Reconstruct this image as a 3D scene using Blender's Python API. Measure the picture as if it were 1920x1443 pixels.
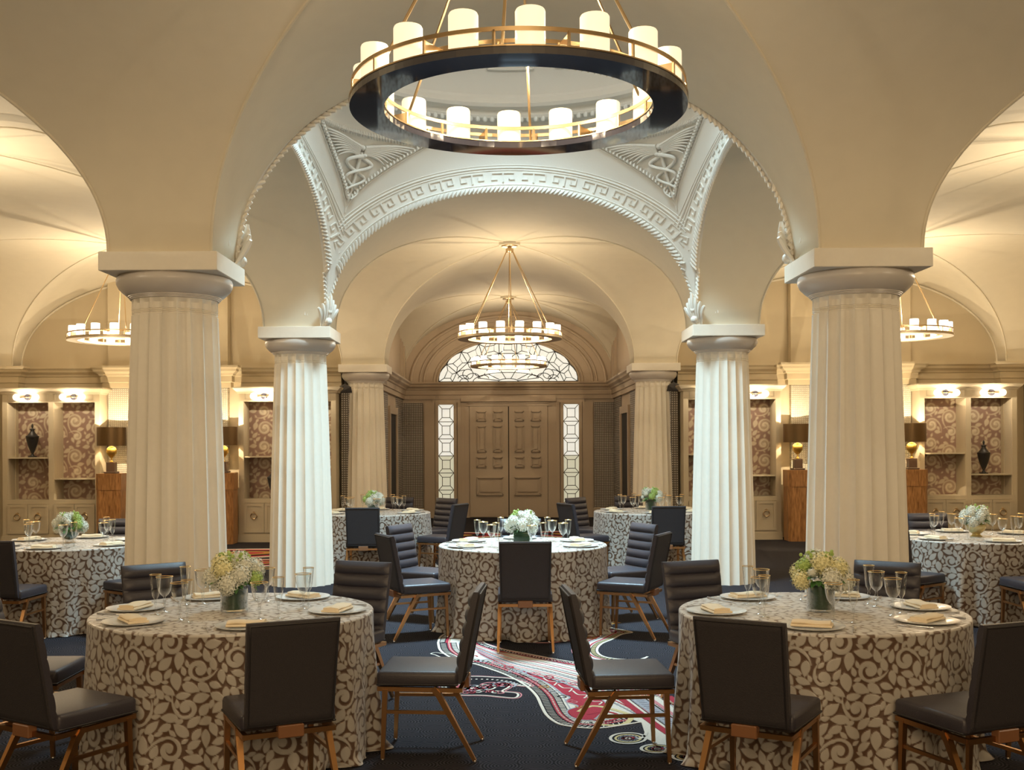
import bpy, bmesh, math, random
import numpy as np
from mathutils import Vector, Matrix
PI = math.pi
R = math.radians
rnd = random.Random(7)
scene = bpy.context.scene
for o in list(bpy.data.objects):
    bpy.data.objects.remove(o, do_unlink=True)
COL = scene.collection

# ------------------------------------------------------------------ camera, world, light, exposure
FPX = 2080.0
cam_d = bpy.data.cameras.new('camera'); cam = bpy.data.objects.new('camera', cam_d); COL.objects.link(cam)
cam_d.sensor_width = 36.0; cam_d.lens = 36.0*FPX/1920.0
cam_d.shift_x = 13/1920.0; cam_d.shift_y = 108.5/1920.0
cam_d.clip_start = 0.05; cam_d.clip_end = 200
cam.matrix_world = Matrix.Translation((-0.082, 0, 1.70)) @ Matrix.Rotation(R(90), 4, 'X') @ Matrix.Rotation(-0.005, 4, 'Z')
scene.camera = cam
w = bpy.data.worlds.new('world'); scene.world = w; w.use_nodes = True
w.node_tree.nodes['Background'].inputs[0].default_value = (0.9, 0.85, 0.75, 1)
w.node_tree.nodes['Background'].inputs[1].default_value = 0.3
vs = scene.view_settings
vs.view_transform = 'Standard'; vs.look = 'None'; vs.gamma = 1.0; vs.use_curve_mapping = False
vs.exposure = 0.0
WARM = (1.0, 0.80, 0.54); COOL = (0.56, 0.85, 1.0)

def area_light(name, loc, size, power, col, rot=(0, 0, 0), shape='DISK', sy=None, spread=None):
    d = bpy.data.lights.new(name, 'AREA'); d.shape = shape; d.size = size
    if sy: d.size_y = sy
    if spread: d.spread = R(spread)
    d.energy = power; d.color = col
    o = bpy.data.objects.new(name, d); COL.objects.link(o); o.location = loc; o.rotation_euler = rot
    return o
def point_light(name, loc, power, col, r=0.0):
    d = bpy.data.lights.new(name, 'POINT'); d.energy = power; d.color = col; d.shadow_soft_size = r
    o = bpy.data.objects.new(name, d); COL.objects.link(o); o.location = loc
    return o
# daylight through the glazed eye of the dome
area_light('dome_light', (0, 10.935, 6.95), 1.5, 425, COOL, spread=92)
area_light('dome_light', (0, 10.935, 6.93), 1.7, 28, (1.0, 0.93, 0.82))  # added warm fill for the dome interior, not daylight
# hall lighting further back in the room, behind the photographer
area_light('rear_hall_light', (0, -2.6, 3.2), 3.0, 260, (1.0, 0.72, 0.42), rot=(R(78), 0, 0))

# ------------------------------------------------------------------ materials
def newmat(name):
    m = bpy.data.materials.new(name); m.use_nodes = True
    return m, m.node_tree, m.node_tree.nodes['Principled BSDF']
def N(nt, t, **kw):
    n = nt.nodes.new(t)
    for k, v in kw.items(): setattr(n, k, v)
    return n
def simple(name, col, rough=0.5, metal=0.0, bump=0.0, scale=40, var=0.0, spec=0.5, emis=None, estr=0, coat=0, sheen=0):
    m, nt, b = newmat(name)
    b.inputs['Base Color'].default_value = (*col, 1); b.inputs['Roughness'].default_value = rough
    b.inputs['Metallic'].default_value = metal; b.inputs['Specular IOR Level'].default_value = spec
    if coat: b.inputs['Coat Weight'].default_value = coat
    if sheen: b.inputs['Sheen Weight'].default_value = sheen
    if emis: b.inputs['Emission Color'].default_value = (*emis, 1); b.inputs['Emission Strength'].default_value = estr
    if bump or var:
        tc = N(nt, 'ShaderNodeTexCoord'); no = N(nt, 'ShaderNodeTexNoise')
        no.inputs['Scale'].default_value = scale; no.inputs['Detail'].default_value = 4
        nt.links.new(tc.outputs['Object'], no.inputs['Vector'])
        if bump:
            bp = N(nt, 'ShaderNodeBump'); bp.inputs['Strength'].default_value = bump; bp.inputs['Distance'].default_value = 0.01
            nt.links.new(no.outputs['Fac'], bp.inputs['Height']); nt.links.new(bp.outputs['Normal'], b.inputs['Normal'])
        if var:
            mx = N(nt, 'ShaderNodeMix', data_type='RGBA')
            mx.inputs['A'].default_value = (*[c*(1-var) for c in col], 1); mx.inputs['B'].default_value = (*[min(1, c*(1+var)) for c in col], 1)
            nt.links.new(no.outputs['Fac'], mx.inputs['Factor']); nt.links.new(mx.outputs['Result'], b.inputs['Base Color'])
    return m
M = {}
M['plaster'] = simple('ceiling_plaster', (0.70, 0.635, 0.50), 0.75, bump=0.08, scale=6, var=0.04)
M['trim_plaster'] = simple('white_stucco', (0.80, 0.77, 0.70), 0.6, bump=0.1, scale=60)
M['column'] = simple('painted_stone', (0.87, 0.82, 0.72), 0.5, bump=0.12, scale=22, var=0.03)
M['capital'] = simple('painted_capital', (0.62, 0.58, 0.54), 0.32, bump=0.05, scale=20)
M['wall'] = simple('cream_wall_paint', (0.54, 0.455, 0.31), 0.7, bump=0.05, scale=8, var=0.03)
M['taupe'] = simple('taupe_paint', (0.48, 0.38, 0.275), 0.5, bump=0.05, scale=30, var=0.03)
M['cabinet'] = simple('painted_cabinet', (0.50, 0.43, 0.31), 0.45)
M['vinyl'] = simple('charcoal_vinyl', (0.040, 0.036, 0.046), 0.42, bump=0.15, scale=180, var=0.12)
M['fabric'] = simple('charcoal_weave', (0.030, 0.026, 0.030), 0.75, bump=0.4, scale=260, var=0.3)
M['piping'] = simple('dark_piping', (0.02, 0.018, 0.02), 0.45)
M['copper'] = simple('bronzed_gold_metal', (0.50, 0.27, 0.115), 0.34, metal=1.0, var=0.05, scale=20)
M['bracket'] = simple('brown_bracket', (0.22, 0.10, 0.045), 0.4)
M['glide'] = simple('chrome_glide', (0.7, 0.7, 0.7), 0.2, metal=1.0)
M['brass'] = simple('brushed_brass', (0.58, 0.43, 0.25), 0.3, metal=1.0)
M['brass_glow'] = simple('glow_paled_brass', (0.62, 0.52, 0.38), 0.45, metal=0.7)  # brass paled to imitate shade glow reflected in the far rings
M['gold'] = simple('gold_rim', (0.80, 0.55, 0.25), 0.22, metal=1.0)
M['silver'] = simple('silver', (0.72, 0.72, 0.74), 0.22, metal=1.0)
M['mirror_dark'] = simple('dark_polished_underside', (0.035, 0.035, 0.05), 0.06, spec=1.0, coat=1.0)
M['shade'] = simple('opal_glass_shade', (0.9, 0.82, 0.66), 0.5, emis=(1.0, 0.86, 0.60), estr=0.80)
M['shade_far'] = simple('bright_opal_shade', (0.9, 0.85, 0.75), 0.5, emis=(1.0, 0.93, 0.80), estr=2.0)
M['globe'] = simple('lit_globe', (1, 0.95, 0.85), 0.4, emis=(1.0, 0.85, 0.65), estr=2.2)
M['plate'] = simple('pale_plate', (0.66, 0.66, 0.64), 0.16, spec=0.7)
M['napkin'] = simple('cream_napkin', (0.78, 0.66, 0.47), 0.8, bump=0.2, scale=120)
M['urn'] = simple('black_bronze_urn', (0.02, 0.018, 0.018), 0.4, bump=0.2, scale=40)
M['lampshade'] = simple('bronze_drum_shade', (0.16, 0.10, 0.045), 0.42, metal=0.8)
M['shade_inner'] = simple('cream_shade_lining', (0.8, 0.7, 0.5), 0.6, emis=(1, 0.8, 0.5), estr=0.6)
M['golden'] = simple('golden_sphere', (0.55, 0.36, 0.09), 0.35, metal=0.9)
M['lampbase'] = simple('dark_lamp_block', (0.10, 0.06, 0.04), 0.35)
M['lead'] = simple('lead_came', (0.02, 0.02, 0.02), 0.5)
M['lead_brown'] = simple('bronze_came', (0.11, 0.075, 0.04), 0.5)
M["petal"] = simple("white_petal", (0.66, 0.67, 0.58), 0.6)
M['petal_green'] = simple('green_white_petal', (0.36, 0.50, 0.14), 0.6)
M['petal_yellow'] = simple('cream_yellow_petal', (0.72, 0.68, 0.38), 0.6)
M['leaf'] = simple('leaf_green', (0.06, 0.17, 0.045), 0.45, var=0.3, scale=30)
M['leaf_wrap'] = simple('dark_leaf_lining', (0.012, 0.055, 0.018), 0.3, var=0.5, scale=25)
M['bowl_gold'] = simple('antique_gold_bowl', (0.60, 0.50, 0.25), 0.3, metal=0.8)
M['dark'] = simple('dark_void', (0.02, 0.015, 0.012), 0.8)

def wood_mat():
    m, nt, b = newmat('orange_burl_veneer')
    tc = N(nt, 'ShaderNodeTexCoord'); mp = N(nt, 'ShaderNodeMapping'); mp.inputs['Scale'].default_value = (14, 14, 2.2)
    no = N(nt, 'ShaderNodeTexNoise'); no.inputs['Scale'].default_value = 3; no.inputs['Detail'].default_value = 6
    cr = N(nt, 'ShaderNodeValToRGB'); cr.color_ramp.elements[0].color = (0.20, 0.085, 0.025, 1); cr.color_ramp.elements[1].color = (0.50, 0.25, 0.09, 1)
    cr.color_ramp.elements[0].position = 0.3; cr.color_ramp.elements[1].position = 0.75
    nt.links.new(tc.outputs['Object'], mp.inputs[0]); nt.links.new(mp.outputs[0], no.inputs['Vector']); nt.links.new(no.outputs['Fac'], cr.inputs[0])
    nt.links.new(cr.outputs[0], b.inputs['Base Color']); b.inputs['Roughness'].default_value = 0.35
    return m
M['burl'] = wood_mat()
def glass_mat():
    m = bpy.data.materials.new('clear_glass'); m.use_nodes = True; nt = m.node_tree
    nt.nodes.remove(nt.nodes['Principled BSDF']); out = nt.nodes['Material Output']
    tr = N(nt, 'ShaderNodeBsdfTransparent'); tr.inputs[0].default_value = (0.94, 0.95, 0.95, 1)
    gl = N(nt, 'ShaderNodeBsdfGlossy'); gl.inputs['Roughness'].default_value = 0.05; gl.inputs[0].default_value = (1, 1, 1, 1)
    lw = N(nt, 'ShaderNodeLayerWeight'); lw.inputs['Blend'].default_value = 0.34
    mx = N(nt, 'ShaderNodeMixShader')
    nt.links.new(lw.outputs['Facing'], mx.inputs[0]); nt.links.new(tr.outputs[0], mx.inputs[1]); nt.links.new(gl.outputs[0], mx.inputs[2])
    nt.links.new(mx.outputs[0], out.inputs[0])
    return m
M['glass'] = glass_mat()
def window_glass(name, col, s):
    m, nt, b = newmat(name)
    tc = N(nt, 'ShaderNodeTexCoord'); no = N(nt, 'ShaderNodeTexNoise'); no.inputs['Scale'].default_value = 9
    mx = N(nt, 'ShaderNodeMix', data_type='RGBA'); mx.inputs['A'].default_value = (*[c*0.86 for c in col], 1); mx.inputs['B'].default_value = (*col, 1)
    nt.links.new(tc.outputs['Object'], no.inputs['Vector']); nt.links.new(no.outputs['Fac'], mx.inputs['Factor'])
    nt.links.new(mx.outputs['Result'], b.inputs['Emission Color']); b.inputs['Emission Strength'].default_value = s
    b.inputs['Base Color'].default_value = (0.5, 0.5, 0.45, 1); b.inputs['Roughness'].default_value = 0.15
    return m
M['pane'] = window_glass('frosted_daylight_pane', (0.86, 0.85, 0.76), 0.85)
M['pane_low'] = window_glass('textured_daylight_pane', (0.60, 0.58, 0.42), 0.8)

def grid_mat(name, base, dot, pitch, rough=0.4):
    m, nt, b = newmat(name)
    tc = N(nt, 'ShaderNodeTexCoord'); sp = N(nt, 'ShaderNodeSeparateXYZ'); nt.links.new(tc.outputs['Object'], sp.inputs[0])
    ad = N(nt, 'ShaderNodeMath', operation='ADD'); nt.links.new(sp.outputs[0], ad.inputs[0]); nt.links.new(sp.outputs[1], ad.inputs[1])
    def wave(src):
        a = N(nt, 'ShaderNodeMath', operation='MULTIPLY'); a.inputs[1].default_value = PI/pitch; nt.links.new(src, a.inputs[0])
        s = N(nt, 'ShaderNodeMath', operation='SINE'); nt.links.new(a.outputs[0], s.inputs[0])
        c = N(nt, 'ShaderNodeMath', operation='ABSOLUTE'); nt.links.new(s.outputs[0], c.inputs[0]); return c.outputs[0]
    mu = N(nt, 'ShaderNodeMath', operation='MULTIPLY'); nt.links.new(wave(ad.outputs[0]), mu.inputs[0]); nt.links.new(wave(sp.outputs[2]), mu.inputs[1])
    cr = N(nt, 'ShaderNodeValToRGB'); cr.color_ramp.elements[0].position = 0.45; cr.color_ramp.elements[1].position = 0.8
    cr.color_ramp.elements[0].color = (*base, 1); cr.color_ramp.elements[1].color = (*dot, 1)
    nt.links.new(mu.outputs[0], cr.inputs[0]); nt.links.new(cr.outputs[0], b.inputs['Base Color'])
    bp = N(nt, 'ShaderNodeBump'); bp.inputs['Strength'].default_value = 0.6; bp.inputs['Distance'].default_value = 0.01
    nt.links.new(mu.outputs[0], bp.inputs['Height']); nt.links.new(bp.outputs[0], b.inputs['Normal'])
    b.inputs['Roughness'].default_value = rough
    return m
M['stud_wall'] = grid_mat('studded_light_wallcovering', (0.40, 0.36, 0.29), (0.62, 0.58, 0.50), 0.035)
M['bead_wall'] = grid_mat('beaded_grey_wallcovering', (0.17, 0.145, 0.12), (0.62, 0.57, 0.50), 0.04, 0.25)

def attr_mat(name, cols, attr='pat', rough=(0.5, 0.5), bump=0.5, sheen=0.0):
    m, nt, b = newmat(name)
    at = N(nt, 'ShaderNodeAttribute', attribute_name=attr)
    cr = N(nt, 'ShaderNodeValToRGB')
    els = cr.color_ramp.elements
    while len(els) < len(cols): els.new(0.5)
    for e, (p, c) in zip(els, cols): e.position = p; e.color = (*c, 1)
    nt.links.new(at.outputs['Fac'], cr.inputs[0]); nt.links.new(cr.outputs[0], b.inputs['Base Color'])
    mr = N(nt, 'ShaderNodeMapRange'); mr.inputs['To Min'].default_value = rough[0]; mr.inputs['To Max'].default_value = rough[1]
    nt.links.new(at.outputs['Fac'], mr.inputs['Value']); nt.links.new(mr.outputs[0], b.inputs['Roughness'])
    bp = N(nt, 'ShaderNodeBump'); bp.inputs['Strength'].default_value = bump; bp.inputs['Distance'].default_value = 0.006
    nt.links.new(at.outputs['Fac'], bp.inputs['Height']); nt.links.new(bp.outputs[0], b.inputs['Normal'])
    if sheen: b.inputs['Sheen Weight'].default_value = sheen
    return m
M['cloth'] = attr_mat('leaf_scroll_jacquard', [(0.0, (0.095, 0.050, 0.026)), (0.35, (0.14, 0.085, 0.055)), (0.6, (0.36, 0.33, 0.29)), (1.0, (0.60, 0.575, 0.54))], rough=(0.5, 0.27), sheen=0.25, bump=0.7)
M['wallpaper'] = attr_mat('scroll_wallpaper', [(0.0, (0.27, 0.17, 0.13)), (0.4, (0.37, 0.25, 0.19)), (0.65, (0.42, 0.33, 0.23)), (1.0, (0.66, 0.58, 0.44))], bump=0.1)

def carpet_mat():
    m, nt, b = newmat('navy_carpet')
    tc = N(nt, 'ShaderNodeTexCoord')
    vo = N(nt, 'ShaderNodeTexVoronoi', voronoi_dimensions='2D'); vo.inputs['Scale'].default_value = 5.5; vo.inputs['Randomness'].default_value = 0.55
    nt.links.new(tc.outputs['Object'], vo.inputs['Vector'])
    mu = N(nt, 'ShaderNodeMath', operation='MULTIPLY'); mu.inputs[1].default_value = 62; nt.links.new(vo.outputs['Distance'], mu.inputs[0])
    si = N(nt, 'ShaderNodeMath', operation='SINE'); nt.links.new(mu.outputs[0], si.inputs[0])
    no = N(nt, 'ShaderNodeTexNoise'); no.inputs['Scale'].default_value = 260; nt.links.new(tc.outputs['Object'], no.inputs['Vector'])
    ad = N(nt, 'ShaderNodeMath', operation='MULTIPLY_ADD'); ad.inputs[1].default_value = 0.34; nt.links.new(si.outputs[0], ad.inputs[0]); nt.links.new(no.outputs['Fac'], ad.inputs[2])
    cr = N(nt, 'ShaderNodeValToRGB'); cr.color_ramp.elements[0].position = 0.25; cr.color_ramp.elements[1].position = 0.85
    cr.color_ramp.elements[0].color = (0.006, 0.006, 0.008, 1); cr.color_ramp.elements[1].color = (0.044, 0.040, 0.050, 1)
    nt.links.new(ad.outputs[0], cr.inputs[0]); nt.links.new(cr.outputs[0], b.inputs['Base Color'])
    bp = N(nt, 'ShaderNodeBump'); bp.inputs['Strength'].default_value = 0.6; bp.inputs['Distance'].default_value = 0.006
    nt.links.new(ad.outputs[0], bp.inputs['Height']); nt.links.new(bp.outputs[0], b.inputs['Normal'])
    b.inputs['Roughness'].default_value = 0.95; b.inputs['Specular IOR Level'].default_value = 0.15
    return m
M['carpet'] = carpet_mat()
def yarn(name, col): return simple(name, col, 0.95, bump=0.6, scale=220, var=0.28, spec=0.15)
YARN = [yarn('cream_yarn', (0.66, 0.60, 0.52)), yarn('red_yarn', (0.36, 0.035, 0.055)), yarn('black_yarn', (0.012, 0.010, 0.014)),
        yarn('straw_yarn', (0.58, 0.48, 0.25)), yarn('grey_yarn', (0.34, 0.34, 0.38)), yarn('gold_yarn', (0.42, 0.22, 0.06)), yarn('rose_yarn', (0.55, 0.22, 0.24))]

# ------------------------------------------------------------------ mesh helpers
class MB:
    def __init__(s): s.v = []; s.f = []; s.sm = []; s.mi = []
    def add(s, vs, fs, smooth=False, mi=0, M4=None):
        b = len(s.v)
        if M4 is not None: vs = [M4 @ Vector(v) for v in vs]
        s.v += [tuple(v) for v in vs]
        s.f += [tuple(b+i for i in f) for f in fs]
        s.sm += [smooth]*len(fs); s.mi += [mi]*len(fs)
        return s
    def box(s, x0, x1, y0, y1, z0, z1, mi=0, M4=None):
        vs = [(x, y, z) for z in (z0, z1) for y in (y0, y1) for x in (x0, x1)]
        return s.add(vs, [(0, 2, 3, 1), (4, 5, 7, 6), (0, 1, 5, 4), (2, 6, 7, 3), (0, 4, 6, 2), (1, 3, 7, 5)], False, mi, M4)
    def rbox(s, x0, x1, y0, y1, z0, z1, bev=0.01, seg=2, mi=0, M4=None):
        bm = bmesh.new(); bmesh.ops.create_cube(bm, size=1)
        for v in bm.verts:
            v.co = Vector(((x0+x1)/2+v.co.x*(x1-x0), (y0+y1)/2+v.co.y*(y1-y0), (z0+z1)/2+v.co.z*(z1-z0)))
        bmesh.ops.bevel(bm, geom=bm.edges[:], offset=bev, segments=seg, profile=0.5, affect='EDGES')
        bm.verts.index_update()
        s.add([v.co.copy() for v in bm.verts], [[v.index for v in f.verts] for f in bm.faces], True, mi, M4); bm.free()
        return s
    def tube(s, pts, r, n=8, closed=False, mi=0, smooth=True, M4=None, rz=None, ang0=0.0):
        P = [Vector(p) for p in pts]; L = len(P)
        rr = r if isinstance(r, (list, tuple)) else [r]*L
        T = []
        for i in range(L):
            a = P[(i-1) % L] if closed or i > 0 else P[i]; b = P[(i+1) % L] if closed or i < L-1 else P[i]
            t = (b-a); T.append(t.normalized() if t.length > 1e-9 else Vector((0, 0, 1)))
        up = Vector((0, 0, 1)) if abs(T[0].z) < 0.9 else Vector((0, 1, 0))
        u = (up - T[0]*up.dot(T[0])).normalized(); vs = []
        for i in range(L):
            u = (u - T[i]*u.dot(T[i])); u = u.normalized() if u.length > 1e-6 else T[i].orthogonal().normalized()
            w_ = T[i].cross(u)
            for k in range(n):
                a = ang0+2*PI*k/n; vs.append(P[i]+u*(math.cos(a)*rr[i])+w_*(math.sin(a)*rr[i]*(rz or 1)))
        fs = []
        for i in range(L if closed else L-1):
            j = (i+1) % L
            for k in range(n): fs.append((i*n+k, i*n+(k+1) % n, j*n+(k+1) % n, j*n+k))
        if not closed: fs.append(tuple(range(n))[::-1]); fs.append(tuple((L-1)*n+k for k in range(n)))
        return s.add(vs, fs, smooth, mi, M4)
    def bar(s, a, b, ra, rb=None, mi=0):          # square section bar
        return s.tube([a, b], [ra*1.414, (rb or ra)*1.414], 4, mi=mi, smooth=False, ang0=PI/4)
    def lathe(s, prof, n=24, c=(0, 0, 0), mi=0, smooth=True, cap=True):
        vs = []; L = len(prof)
        for r, z in prof:
            for k in range(n): a = 2*PI*k/n; vs.append((c[0]+r*math.cos(a), c[1]+r*math.sin(a), c[2]+z))
        fs = [(i*n+k, i*n+(k+1) % n, (i+1)*n+(k+1) % n, (i+1)*n+k) for i in range(L-1) for k in range(n)]
        if cap:
            if prof[0][0] > 1e-6: fs.append(tuple(range(n))[::-1])
            if prof[-1][0] > 1e-6: fs.append(tuple((L-1)*n+k for k in range(n)))
        return s.add(vs, fs, smooth, mi)
    def ball(s, c, r, nu=10, nv=6, sc=(1, 1, 1), mi=0, M4=None):
        vs = []; 
        for j in range(nv+1):
            p = -PI/2+PI*j/nv
            for k in range(nu):
                a = 2*PI*k/nu; vs.append((c[0]+r*sc[0]*math.cos(p)*math.cos(a), c[1]+r*sc[1]*math.cos(p)*math.sin(a), c[2]+r*sc[2]*math.sin(p)))
        fs = [(j*nu+k, j*nu+(k+1) % nu, (j+1)*nu+(k+1) % nu, (j+1)*nu+k) for j in range(nv) for k in range(nu)]
        return s.add(vs, fs, True, mi, M4)
    def grid(s, rows, smooth=True, mi=0, flip=False, closed=False):
        nr = len(rows); nc = len(rows[0]); vs = [p for r in rows for p in r]; fs = []
        for i in range(nr-1):
            for j in range(nc if closed else nc-1):
                k = (j+1) % nc
                q = (i*nc+j, i*nc+k, (i+1)*nc+k, (i+1)*nc+j); fs.append(q[::-1] if flip else q)
        return s.add(vs, fs, smooth, mi)
    def mesh(s, name, mats):
        me = bpy.data.meshes.new(name); me.from_pydata(s.v, [], s.f)
        me.polygons.foreach_set('use_smooth', s.sm); me.polygons.foreach_set('material_index', s.mi)
        for m in (mats if isinstance(mats, (list, tuple)) else [mats]): me.materials.append(m)
        me.update()
        return me
    def build(s, name, mats, parent=None, sharp=40, label=None):
        me = s.mesh(name, mats)
        if any(s.sm) and sharp: me.set_sharp_from_angle(angle=R(sharp))
        return link(name, me, parent, label)
def link(name, me, parent=None, label=None):
    o = bpy.data.objects.new(name, me); COL.objects.link(o)
    if parent is not None: o.parent = parent
    if label: o['label'] = label
    return o
def thing(name, label, cat, loc=(0, 0, 0), rz=0, group=None):
    o = bpy.data.objects.new(name, None); COL.objects.link(o); o.location = loc; o.rotation_euler = (0, 0, rz)
    o.empty_display_size = 0.1
    tag(o, label, cat, group); return o
def tag(o, label, cat, group=None):
    o['label'] = label; o['category'] = cat
    if group: o['group'] = group
    return o
def struct(o): o['kind'] = 'structure'; return o
def KIDS(o): return [x for x in COL.objects if x.parent == o]
_kids = {}
def dup(proto, loc, rz, label, group=None):
    """copy a thing, its parts and their sub-parts"""
    if proto.name not in _kids:
        tree = [(ch, [(g) for g in KIDS(ch)]) for ch in KIDS(proto)]; _kids[proto.name] = tree
    r = proto.copy(); COL.objects.link(r); r.location = loc; r.rotation_euler = (0, 0, rz)
    r['label'] = label
    if group: r['group'] = group
    for ch, gs in _kids[proto.name]:
        c = ch.copy(); COL.objects.link(c); c.parent = r
        for g in gs:
            d = g.copy(); COL.objects.link(d); d.parent = c
    return r
_used = set()
def place(proto, loc, rz, label, group=None):
    if proto.name in _used: return dup(proto, loc, rz, label, group)
    if proto.name not in _kids: _kids[proto.name] = [(ch, [(g) for g in KIDS(ch)]) for ch in KIDS(proto)]
    _used.add(proto.name); proto.location = loc; proto.rotation_euler = (0, 0, rz); proto['label'] = label
    if group: proto['group'] = group
    return proto

# ------------------------------------------------------------------ vault geometry
SPR = 3.085; RISE = 1.615; NE = 2.12
def prof(x, a):
    t = min(1.0, abs(x)/a); return SPR+RISE*(1-t**NE)**(1/NE)
def seg_samples(lo, hi, kind, n=40):
    if kind == 'strip': return [lo, hi]
    c = (lo+hi)/2; a = (hi-lo)/2; out = []
    for i in range(n+1):
        ct = -math.cos(PI*i/n); out.append(c+a*math.copysign(abs(ct)**(2/NE), ct))
    return out
XS = [(-9.07, -8.705, 'strip'), (-8.705, -2.935, 'bay'), (-2.935, -2.195, 'strip'), (-2.195, 2.195, 'bay'), (2.195, 2.935, 'strip'), (2.935, 8.705, 'bay'), (8.705, 9.07, 'strip')]
YS = [(-3.94, 1.66, 'bay'), (1.66, 2.40, 'strip'), (2.40, 8.0, 'bay'), (8.0, 8.74, 'strip'), (8.74, 13.13, 'bay'), (13.13, 13.87, 'strip'), (13.87, 19.43, 'bay'), (19.43, 20.17, 'strip')]
def pz(v, s):
    if s[2] == 'strip': return SPR
    return prof(v-(s[0]+s[1])/2, (s[1]-s[0])/2)
def vault():
    mb = MB(); idx = {}
    def vid(kind, x, y, z):
        k = (kind, round(x, 4), round(y, 4))
        if k not in idx: idx[k] = len(mb.v); mb.v.append((x, y, z))
        return idx[k]
    for xi, xs in enumerate(XS):
        for yi, ys in enumerate(YS):
            if xs[0] == -2.195 and ys[0] == 8.74: continue
            X = seg_samples(*xs); Y = seg_samples(*ys)
            zx = [pz(x, xs) for x in X]; zy = [pz(y, ys) for y in Y]
            bay = xs[2] == 'bay' and ys[2] == 'bay'; nx = len(X)-1; ny = len(Y)-1
            for i in range(nx):
                for j in range(ny):
                    C = [(i, j), (i+1, j), (i+1, j+1), (i, j+1)]
                    if bay:
                        same = (i < nx/2) == (j < ny/2)
                        tris = [(0, 1, 2), (0, 2, 3)] if same else [(0, 1, 3), (1, 2, 3)]
                    else: tris = [(0, 1, 2, 3)]
                    for t in tris:
                        sx = sum(zx[C[k][0]] for k in t); sy = sum(zy[C[k][1]] for k in t)
                        kind = 'x' if sx >= sy else 'y'
                        f = [vid(kind, X[C[k][0]], Y[C[k][1]], max(zx[C[k][0]], zy[C[k][1]])) for k in t][::-1]
                        mb.f.append(tuple(f)); mb.sm.append(True); mb.mi.append(0)
    return mb
ceil = struct(vault().build('ceiling', M['plaster'], sharp=0))
# entrance bay behind the third pair of columns
EA = 2.42; EY0 = 20.17; EY1 = 25.3
def entrance_vault():
    mb = MB(); X = seg_samples(-EA, EA, 'bay'); Y = seg_samples(EY0, EY1, 'bay'); idx = {}
    zx = [prof(x, EA) for x in X]; cy = (EY0+EY1)/2; ca = (EY1-EY0)/2; zy = [prof(y-cy, ca) for y in Y]
    for i in range(40):
        for j in range(40):
            C = [(i, j), (i+1, j), (i+1, j+1), (i, j+1)]
            same = (i < 20) == (j < 20)
            for t in ([(0, 1, 2), (0, 2, 3)] if same else [(0, 1, 3), (1, 2, 3)]):
                kind = sum(zx[C[k][0]] for k in t) >= sum(zy[C[k][1]] for k in t); f = []
                for k in t:
                    key = (kind, C[k])
                    if key not in idx: idx[key] = len(mb.v); mb.v.append((X[C[k][0]], Y[C[k][1]], max(zx[C[k][0]], zy[C[k][1]])))
                    f.append(idx[key])
                mb.f.append(tuple(f[::-1])); mb.sm.append(True); mb.mi.append(0)
    return mb
entrance_vault().build('entrance_vault', M['plaster'], ceil, sharp=0)
# groin ribs
gr = MB()
def groin(xc, a, yc, c, n=36):
    for sx in (-1, 1):
        for sy in (-1, 1):
            pts = []
            for i in range(n+1):
                t = math.sin(PI/2*(1-i/n))**(2/NE); pts.append((xc+sx*a*t, yc+sy*c*t, SPR+RISE*(1-t**NE)**(1/NE)-0.002))
            gr.tube(pts, 0.013, 6)
for xc, a in ((-5.82, 2.885), (0, 2.195), (5.82, 2.885)):
    for y0, y1, k in YS:
        if k == 'bay' and not (xc == 0 and y0 == 8.74) and y0 > 2: groin(xc, a, (y0+y1)/2, (y1-y0)/2)
groin(0, EA, (EY0+EY1)/2, (EY1-EY0)/2)
gr.build('groin_rib', M['plaster'], ceil)
# bosses above the chandeliers
CH = [(-0.012, 5.2), (0, 16.65), (0, 22.75), (-5.82, 16.65), (5.82, 16.65), (-5.93, 10.93), (5.99, 10.93)]
bs = MB()
for x, y in CH: bs.lathe([(0.16, 4.66), (0.16, 4.70), (0.10, 4.72)], 24, (x, y, 0))
bs.build('ceiling_boss', M['plaster'], ceil)

# dome: pendentives, ring, shell
DR = 2.195; DCY = 10.935; ZR = 5.5
def section_n(z):
    t = max(0.02, min(1, (z-3.2)/(ZR-3.2))); d = math.sqrt(2)*(1-0.29289*t**1.3); e = 0.5-math.log2(d)
    return 1/max(e, 0.004)
def pend(phi, z, off=0.0):
    c, s = math.cos(phi), math.sin(phi); n = section_n(z); m = max(abs(c), abs(s))
    r = DR/(m*((abs(c)/m)**n+(abs(s)/m)**n)**(1/n))-off
    return Vector((r*c, DCY+r*s, z))
mb = MB(); cols = []
for side in range(4):
    for k in range(48):
        s_ = -1+2*k/48; s_ = math.sin(s_*PI/2)
        phi = side*PI/2+math.atan(s_); zl = prof(DR*s_, DR)
        a = side*PI/2; p0 = Vector((DR*math.cos(a)-DR*s_*math.sin(a), DCY+DR*math.sin(a)+DR*s_*math.cos(a), zl))
        col = [p0]
        for i in range(1, 25):
            z = zl+(ZR-zl)*i/24; col.append(pend(phi, z))
        cols.append(col)
rows = [[c[i] for c in cols] for i in range(25)]
mb.grid(rows, closed=True, flip=False)
mb.build('pendentive', M['trim_plaster'], ceil, sharp=0)
mb = MB()
dp = [(2.20, 5.49), (2.06, 5.50), (2.05, 5.53), (2.09, 5.55), (2.09, 5.60), (2.02, 5.62), (2.01, 5.66), (2.06, 5.68), (2.06, 5.74), (2.09, 5.78)]
for i in range(1, 17):
    a = (PI/2)*i/18; dp.append((2.09*math.cos(a), 5.78+1.3*math.sin(a)))
mb.lathe(dp, 96, (0, DCY, 0), cap=False)
mb.f = [f[::-1] for f in mb.f]
mb.build('dome_shell', M['trim_plaster'], ceil, sharp=35)
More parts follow.
